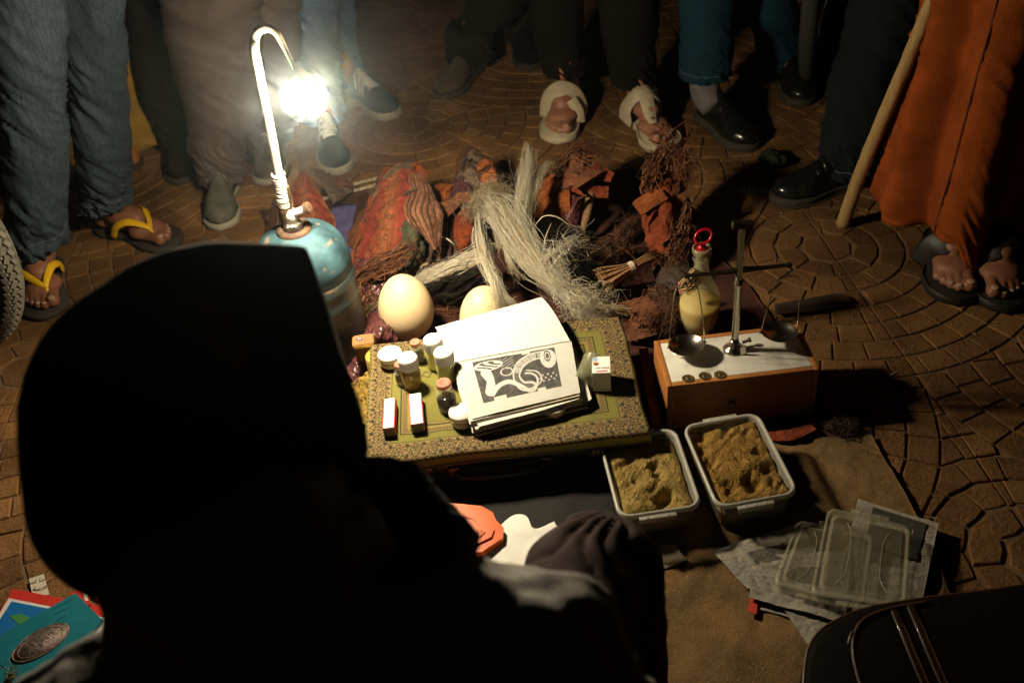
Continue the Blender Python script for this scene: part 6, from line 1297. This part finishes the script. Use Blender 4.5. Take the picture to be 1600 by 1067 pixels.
# teal jeans, black loafers, grey sock
m_lof = mat('black_polished_leather', (.008, .008, .007), rough=.25, coat=.35); m_sock = mat('grey_sock', (.16, .145, .15), (.12, .105, .11), rough=.95, ns=60, bump=.8, bs=260)
Ts, Rs, ss_ = ftf(*FT(1064, 166, 1166, 238)); an7 = Ts([(0, .045, 0)])[0]
A = [np.array([an7[0]+.008, an7[1]+.01, .135]), np.array([an7[0]+.012, an7[1]+.02, .30]), np.array([an7[0]+.015, an7[1]+.04, .50]), np.array([.66, 2.76, .95])]
B = PX((1215, 120, 2.66), (1205, 20, 2.70), (1198, -40, 2.72))+[np.array([.82, 2.76, .95])]
t, g = person('person in teal jeans, grey sock and black loafer, right of the cream sandals', (.7, 2.6, 0), [(A, [.072, .076, .085, .10], dict(seed=14, folds=.004, keep=1)), (B, [.07, .076, .085, .10], dict(seed=15, folds=.005))], m_jn3,
       [(*FT(1082, 168, 1176, 238), -1, 'loafer', (m_lof, m_fsole)), (*FT(1216, 120, 1260, 168), 1, 'loafer', (m_lof, m_fsole))])
mobj('sock', *tube(list(Ts([(0, .10, .060), (0, .066, .085), (0, .050, .115)]))+[np.array(A[0])+np.array([0, 0, .02]), np.array(A[0])+np.array([0, 0, .10])], [.034, .041, .040, .040, .042], 24, 30), m_sock, t)
# dark jeans, black dress shoe
A = PX((1310, 250, 2.20), (1350, 130, 2.22), (1395, -10, 2.24))+[np.array([1.0, 2.3, .95])]
B = PX((1420, 250, 2.3), (1440, 130, 2.3), (1450, -10, 2.3))+[np.array([1.16, 2.36, .95])]
person('person in dark jeans and black dress shoe stepping left, behind the wooden stick', (.95, 2.2, 0), [(A, [.070, .082, .092, .11], dict(seed=16, folds=.009)), (B, [.07, .08, .09, .11], dict(seed=17, folds=.008))], m_jn4,
       [(*FT(1330, 285, 1205, 318), 1, 'loafer', (m_lof, m_fsole)), (*FT(1420, 262, 1400, 300), -1, 'loafer', (m_lof, m_fsole))])
# rust robe
m_dsan = mat('black_sandal_leather', (.018, .015, .013), rough=.5)
def hem(x, y): return np.where(x > 1.02, -.085, 0)*np.clip((x-1.0)/.04, 0, 1)
pth = [np.array([1.025, 1.85, .10]), np.array([1.045, 1.87, .40]), np.array([1.085, 1.90, .75]), np.array([1.11, 1.92, 1.1])]
t, g = person('person in a long rust orange robe with black sandals, at the right edge', (*pth[0][:2], 0), [(pth, [.165, .155, .15, .15], dict(seed=18, folds=.006, vf=.019, nl=4, ry=.95, n=220, hemfn=lambda x, y: -.078*np.clip((x-.955)/.035, 0, 1)))], m_orr,
       [(*FT(1480, 425, 1492, 478), -1, 'sandal', (m_dsan, m_dsan, 'wide')), (*FT(1555, 432, 1572, 490), 1, 'sandal', (m_dsan, m_dsan, 'wide'))], cloth='robe', vox=.0038)
l = [(1452, 402), (1460, 360), (1480, 290), (1502, 210), (1524, 130), (1545, 50), (1566, -30)]
gv = np.array([k.co[:] for k in g.data.vertices]); nr = 220; G_ = gv[:len(gv)//nr*nr].reshape(-1, nr, 3)[5:]
sp_ = []
for row in G_[::4]:
    c = row.mean(0); d = row-CAM; zc = d@fw; px = 800+F*(d@CR)/zc; py = 533.5-F*(d@CU)/zc; tx = np.interp(py, [q[1] for q in l][::-1], [q[0] for q in l][::-1])
    e = np.abs(px-tx)+1e3*(((row-c)[:, :2]@(CAM-c)[:2]) < 0); k = int(np.argmin(e)); n_ = row[k]-c; n_[2] = 0; n_ /= np.linalg.norm(n_); sp_.append(row[k]+n_*.0015)
sp_ = np.array(sp_); sp_ = sp_[sp_[:, 2] < .72]; sp_[1:-1, :2] = (sp_[:-2, :2]+sp_[1:-1, :2]+sp_[2:, :2])/3
mobj('front_seam', *tube(sp_, .0026, 6, 120), mat('dark_seam', (.12, .028, .008), rough=.9), t)
# wooden stick
m_stk = mat('peeled_wood_stick', (.40, .26, .10), (.28, .17, .06), rough=.7, ns=16, bump=.7, bs=40, stretch=(6, 6, 1), fleck=(.10, .05, .02), fleck_s=50, fleck_t=.70)
st = [P(1316, 352, 0), PY(1345, 270, 1.93), PY(1382, 180, 1.91), PY(1420, 90, 1.90), PY(1456, 0, 1.89), PY(1490, -90, 1.88), PY(1520, -180, 1.87)]
o = mobj('walking_stick', *tube(st, [.0165, .0150, .0145, .0140, .013, .012, .012], 18, 70), m_stk); tag(o, 'pale knotty wooden stick resting on the paving, leaning on the rust robe', 'stick')
v_ = np.array([k.co[:] for k in o.data.vertices]); dsp = fnoise(v_, 12, 77)*.0014
for k, q in zip(o.data.vertices, dsp): k.co.x += q; k.co.y += q*.5
# ---------------------------------------------------------------- bicycles
m_tyre = mat('grey_tyre_rubber', (.05, .047, .036), (.035, .03, .024), rough=.9, ns=30, bump=.3, bs=200); m_tyred = mat('dark_tyre_rubber', (.03, .028, .024), rough=.9); m_frame = mat('bicycle_frame_paint', (.02, .02, .025), rough=.35, coat=.4)
def bicycle(b0, az, label, wheel_tread=True, m_ty=m_tyred):
    d = np.array([math.sin(az), math.cos(az), 0]); s = np.array([d[1], -d[0], 0]); up = np.array([0, 0, 1.]); b0 = np.array([b0[0], b0[1], 0.]); t = thing('bicycle', label, 'bicycle', b0+d*.5, 'parked bicycles')
    R_ = .33
    def wheel(c):
        w_ = mobj('wheel', *tube([c+(d*math.sin(a)+up*math.cos(a))*(R_-.024) for a in np.linspace(0, 6.2832, 97)[:-1]], .0235, 16, closed=True), m_ty, t)
        mobj('rim', *tube([c+(d*math.sin(a)+up*math.cos(a))*(R_-.052) for a in np.linspace(0, 6.2832, 73)[:-1]], .009, 10, closed=True), m_steel, w_)
        if wheel_tread:
            mb = MB()
            for k in range(96):
                a = k/96*6.2832
                for j, ph in enumerate((-1.15, -.58, 0, .58, 1.15)):
                    aa = a+(.0327 if j % 2 else 0); er = d*math.sin(aa)+up*math.cos(aa); tn = d*math.cos(aa)-up*math.sin(aa); n_ = er*math.cos(ph)+s*math.sin(ph); cc = c+er*(R_-.024)+n_*.0245; e_ = np.cross(tn, n_)
                    tl_ = (tn+e_*(.45 if j % 2 else -.45)); tl_ /= np.linalg.norm(tl_); e_ = np.cross(tl_, n_)
                    v = np.array([cc+tl_*x*.0088+e_*y*.0052+n_*z_*.0022 for x in (-1, 1) for y in (-1, 1) for z_ in (-1, 1)]); mb.add((v, [(0, 1, 3, 2), (4, 6, 7, 5), (0, 4, 5, 1), (2, 3, 7, 6), (0, 2, 6, 4), (1, 5, 7, 3)]))
            mb.build('tread', mat('worn_tread_rubber', (.19, .175, .13), (.12, .11, .085), rough=.9), w_, False)
        mobj('hub', *lathe(c-s*.04, [(.012, 0), (.02, .01), (.014, .02), (.014, .06), (.02, .07), (.012, .08)], 16, ax=s), m_steel, w_); mb = MB()
        for k in range(32):
            a = k/32*6.2832; mb.add(tube([c+s*(.03 if k % 2 else -.03)+(d*math.sin(a+.5*(-1)**(k//2))+up*math.cos(a+.5*(-1)**(k//2)))*.018, c+(d*math.sin(a)+up*math.cos(a))*(R_-.055)], .0011, 5, 4))
        mb.build('spokes', m_steel, w_)
    c1 = b0+up*R_; c2 = c1+d*1.03; wheel(c1); wheel(c2)
    hd = c1+d*.20+up*.42; hd2 = c1+d*.16+up*.54; sa = c2-d*.22+up*.42; bb = c2-d*.42-up*.05; mb = MB()
    for a, b_, r_ in ((hd, sa, .014), (hd-up*.06+d*-.0, bb, .017), (sa+up*.08+d*.03, bb, .015), (sa, c2+s*.06, .008), (sa, c2-s*.06, .008), (bb, c2+s*.06, .009), (bb, c2-s*.06, .009), (hd2, hd-up*.09+d*.03, .018)): mb.add(tube([a, b_], r_, 12, 6))
    mb.build('frame', m_frame, t); mb = MB()
    for sg in (-1, 1): mb.add(tube([hd-up*.09+d*.03+s*.02*sg, c1+up*.2+d*.06+s*.05*sg, c1+s*.055*sg], .010, 10, 16))
    mb.build('fork', m_steel, t); mobj('handlebar', *tube([hd2+s*.28+d*.14+up*.06, hd2+s*.22+up*.07, hd2+up*.04, hd2-s*.22+up*.07, hd2-s*.28+d*.14+up*.06], .011, 10, 40), m_steel, t)
    mobj('saddle', *lathe(sa+up*.17, [(0, -.03), (.05, -.02), (.075, 0), (.05, .02), (0, .025)], 24), m_tyred, t); mobj('seat_post', *tube([sa+up*.06, sa+up*.16], .012, 10, 4), m_steel, t)
    mobj('crank', *lathe(bb-s*.02, [(.012, 0), (.085, .004), (.085, .008), (.012, .012)], 32, ax=s), m_steel, t); mb = MB()
    for sg in (-1, 1): mb.add(tube([bb+s*.05*sg, bb+s*.07*sg+up*.16*sg], .009, 8, 6)); mb.add(box(bb+s*.12*sg+up*.16*sg, (.09, .06, .02), -az, .004))
    mb.build('pedals', m_steel, t)
q = P(14, 524, 0); bicycle((-1.30, 1.87), math.radians(-70), 'bicycle whose front tyre with diamond tread enters at the left edge', True, m_tyre)
bicycle(tuple(P(1270, 112, 0)[:2]), math.radians(24), 'dark bicycle parked in the shadows at the upper right', False)
# small rag on the paving
tag(sheet('green_rag', [Q((1190, 240, .012), (1205, 232, .03), (1226, 246, .02)), Q((1186, 250, .012), (1206, 248, .035), (1228, 252, .02)), Q((1195, 258, .01), (1208, 262, .012), (1220, 260, .01))], mat('dull_green_rag', (.035, .05, .025), rough=.9, bump=.6, bs=90), None, 30, 30, .004, 24, .002, seed=130), 'twisted dull green rag on the paving near the black dress shoe', 'rag')
# ---------------------------------------------------------------- seated man in the foreground
m_hood = mat('black_navy_hood_cloth', (.0035, .004, .007), rough=.95, bump=.4, bs=200); m_jack = mat('pale_grey_jacket', (.72, .68, .62), (.58, .54, .49), rough=.95, ns=30, bump=.7, bs=170)
m_ptr = mat('brown_black_trousers', (.085, .055, .052), (.055, .036, .035), rough=.95, spec=.2, ns=20, bump=.4, bs=260)
man = thing('person', 'hooded person seated with back to the camera, dark silhouette filling the lower left', 'person', (-.18, .45, 0))
hc = PD(315, 625, .80)
cnk = PD(400, 900, .80)
shL = PD(100, 1165, .79); shR = PD(842, 1010, .78); elR = PD(960, 1230, .80)
hipc = np.array([-.16, .42, .30])
kneeR = PD(930, 906, 1.15); kneeL = PD(330, 820, 1.25); ftR = np.array([kneeR[0]+.02, kneeR[1]+.04, .06]); ftL = np.array([kneeL[0], kneeL[1]+.03, .06])
face = np.array([.35, .85, -.35]); face /= np.linalg.norm(face)
skinb = [('e', hc, (.078, .095, .105)), ('e', hc+face*.06-np.array([0, 0, .04]), (.055, .05, .06)), ('e', hc+face*.105-np.array([0, 0, .015]), (.014, .018, .022)), ('c', [hc-np.array([0, 0, .06]), cnk-np.array([0, 0, .05])], [.055, .06]),
         ('c', [cnk-np.array([0, 0, .07]), hipc], [.10, .12]), ('c', [shL, cnk-np.array([0, 0, .08]), shR], [.05, .06, .05]), ('c', [shR, elR, PD(800, 1090, .95)], [.045, .04, .03]), ('c', [shL, shL+np.array([-.03, .08, -.26]), PD(300, 1000, 1.05)], [.045, .04, .03]),
         ('c', [hipc+np.array([.08, 0, 0]), kneeR, ftR], [.08, .055, .035]), ('c', [hipc-np.array([.08, 0, 0]), kneeL, ftL], [.08, .055, .035])]
for hnd, dd in ((PD(800, 1090, .95), np.array([-.05, .08, -.03])), (PD(300, 1000, 1.05), np.array([.08, .05, -.02]))):
    skinb.append(('e', hnd+dd*.5, (.035, .045, .016))); dn = dd/np.linalg.norm(dd); sdv = np.cross(dn, [0, 0, 1]); sdv /= np.linalg.norm(sdv)
    for k in range(4): a = hnd+dd*.8+sdv*(k-1.5)*.018; skinb.append(('c', [a, a+dn*.03, a+dn*(.052-.006*abs(k-1.5))+np.array([0, 0, -.016])], [.009, .008, .0065]))
    a = hnd+dd*.3-sdv*.03; skinb.append(('c', [a, a-sdv*.02+dn*.025, a-sdv*.018+dn*.045], [.010, .009, .0075]))
ellips(skinb, 'body', m_skin, man, .006, 2)
sw = lambda v: fnoise(v, 7, 301)*.006+fnoise(v, 16, 302)*.003-.012*np.clip(np.abs(fnoise(v*np.array([1, .6, 1.5]), 6, 303)), 0, .5)+.003
ellips([('c', [shL, shL*.5+cnk*.5-np.array([0, 0, .055]), cnk-np.array([0, 0, .07])], [.068, .08, .10]), ('c', [cnk-np.array([0, 0, .07]), shR*.5+cnk*.5-np.array([0, 0, .045]), shR], [.10, .078, .066]),
        ('c', [cnk-np.array([0, 0, .10]), (cnk+hipc)/2, hipc], [.14, .17, .17]), ('c', [shR, (shR+elR)/2, elR, PD(830, 1110, .93)], [.066, .062, .058, .04]), ('c', [shL, shL+np.array([-.03, .08, -.26]), PD(300, 1010, 1.03)], [.066, .058, .04]), ('c', [cnk, hipc+np.array([0, -.02, .1])], [.12, .17])], 'jacket', m_jack, man, .006, 3, sw)
def kn(v):
    d = np.linalg.norm(v-kneeR, axis=1); a = np.arctan2(v[:, 1]-kneeR[1]-.055, v[:, 0]-kneeR[0]-.03)+.6*fnoise(v, 5, 312)
    return .012*(np.abs(np.sin(a*5.5))**.6-.75)*np.exp(-(d/.15)**2)*np.clip((v[:, 2]-kneeR[2]+.05)/.06, 0, 1)+fnoise(v, 8, 311)*.003
ellips([('c', [hipc+np.array([.08, 0, .0]), (hipc+kneeR)/2+np.array([.04, 0, .05]), kneeR], [.12, .10, .080]), ('c', [kneeR, (kneeR+ftR)/2, ftR+np.array([0, 0, .04])], [.080, .078, .075]), ('c', [hipc-np.array([.08, 0, 0]), kneeL], [.12, .078]), ('c', [kneeL, ftL+np.array([0, 0, .04])], [.078, .07])], 'trousers', m_ptr, man, .005, 3, kn)
for ft in (ftR, ftL): shoe(np.array([ft[0], ft[1]-.05, 0.012]), np.array([ft[0]+.01, ft[1]+.20, 0.012]), 1, 'slip', man, m_tr2, m_fsole)
# hood: hull of the head drape and its front opening
bm = bmesh.new(); pts = []
def sph(c, r, n=260):
    k = np.arange(n)+.5; ph = np.arccos(1-2*k/n); th = math.pi*(1+5**.5)*k; return c+np.c_[np.cos(th)*np.sin(ph)*r[0], np.sin(th)*np.sin(ph)*r[1], np.cos(ph)*r[2]]
pts += list(sph(PD(262, 645, .80), (.108, .115, .112))); pts += list(sph(PD(225, 770, .80), (.088, .09, .085))); pts += list(sph(PD(345, 548, .82), (.078, .09, .082)))
pts += [PD(x, y, dd) for x, y in ((57, 572), (76, 530), (104, 493), (150, 451), (200, 418), (262, 392), (330, 376), (44, 640), (40, 700), (48, 770), (80, 845)) for dd in (.78, .82)]
for (x, y, dd) in ((478, 386, .84), (482, 390, .92), (405, 379, .84), (505, 470, .82), (536, 560, .80), (566, 640, .80), (579, 700, .80), (576, 712, .92), (505, 480, .96), (460, 860, .78), (300, 918, .78), (200, 925, .78)): pts.append(PD(x, y, dd))
for q in pts: bm.verts.new([float(a) for a in q])
bmesh.ops.convex_hull(bm, input=bm.verts[:]); bmesh.ops.delete(bm, geom=[v for v in bm.verts if not v.link_faces], context='VERTS')
me = bpy.data.meshes.new('hood'); bm.to_mesh(me); bm.free(); me.materials.append(m_hood); ho = link(bpy.data.objects.new('hood', me), man)
md = ho.modifiers.new('r', 'REMESH'); md.mode = 'VOXEL'; md.voxel_size = .0035; md.use_smooth_shade = True; s2 = ho.modifiers.new('s', 'SMOOTH'); s2.iterations = 5
dg = bpy.context.evaluated_depsgraph_get(); dg.update(); me2 = bpy.data.meshes.new_from_object(ho.evaluated_get(dg)); ho.modifiers.clear(); ho.data = me2
me2.polygons.foreach_set('use_smooth', np.ones(len(me2.polygons), bool))
v = np.empty(len(me2.vertices)*3); me2.vertices.foreach_get('co', v); v = v.reshape(-1, 3); nn = np.empty(len(v)*3); me2.vertices.foreach_get('normal', nn); v += nn.reshape(-1, 3)*(fnoise(v, 5, 333)*.002)[:, None]; me2.vertices.foreach_set('co', v.ravel())
m_coll = mat('navy_scarf_cloth', (.010, .013, .022), (.02, .022, .03), rough=.95, bump=.5, bs=200)
sheet('scarf', [[PD(560, 712, .80), PD(610, 714, .82), PD(645, 724, .83), PD(662, 738, .86)], [PD(540, 780, .77), PD(620, 770, .80), PD(680, 772, .82), PD(700, 782, .86)], [PD(520, 850, .75), PD(620, 840, .78), PD(720, 826, .81), PD(746, 838, .85)], [PD(520, 930, .74), PD(620, 900, .76), PD(700, 880, .79), PD(740, 872, .82)]], m_coll, man, 50, 50, .003, 12, .012, seed=320)
# low stool under the seated man
stl = thing('stool', 'low wooden stool under the seated hooded person, hidden in shadow', 'stool', (hipc[0], hipc[1], 0)); mobj('seat', *box((hipc[0], hipc[1], .115), (.30, .26, .03), 0, .006), m_bark, stl)
for a in (-1, 1):
    for b_ in (-1, 1): mobj('leg', *box((hipc[0]+a*.12, hipc[1]+b_*.10, .05), (.03, .03, .10), 0, .003), m_bark, stl)
# ---------------------------------------------------------------- haze volume standing in for lens glow around the lamp
hz = mobj('haze', *box((0, 3.2, .78), (9.4, 9.4, 3.56)), None, None, False); hz['kind'] = 'stuff'
hm_ = bpy.data.materials.new('lamp_glow_haze'); hm_.use_nodes = True; nt = hm_.node_tree; nt.nodes.remove(nt.nodes['Principled BSDF']); pv = nt.nodes.new('ShaderNodeVolumePrincipled')
pv.inputs['Color'].default_value = (.80, .93, 1, 1); pv.inputs['Density'].default_value = AIR; pv.inputs['Anisotropy'].default_value = .97  # blue tint neutralises the lamp colour in the added glow
nt.links.new(pv.outputs[0], nt.nodes['Material Output'].inputs['Volume']); hz.data.materials.append(hm_)
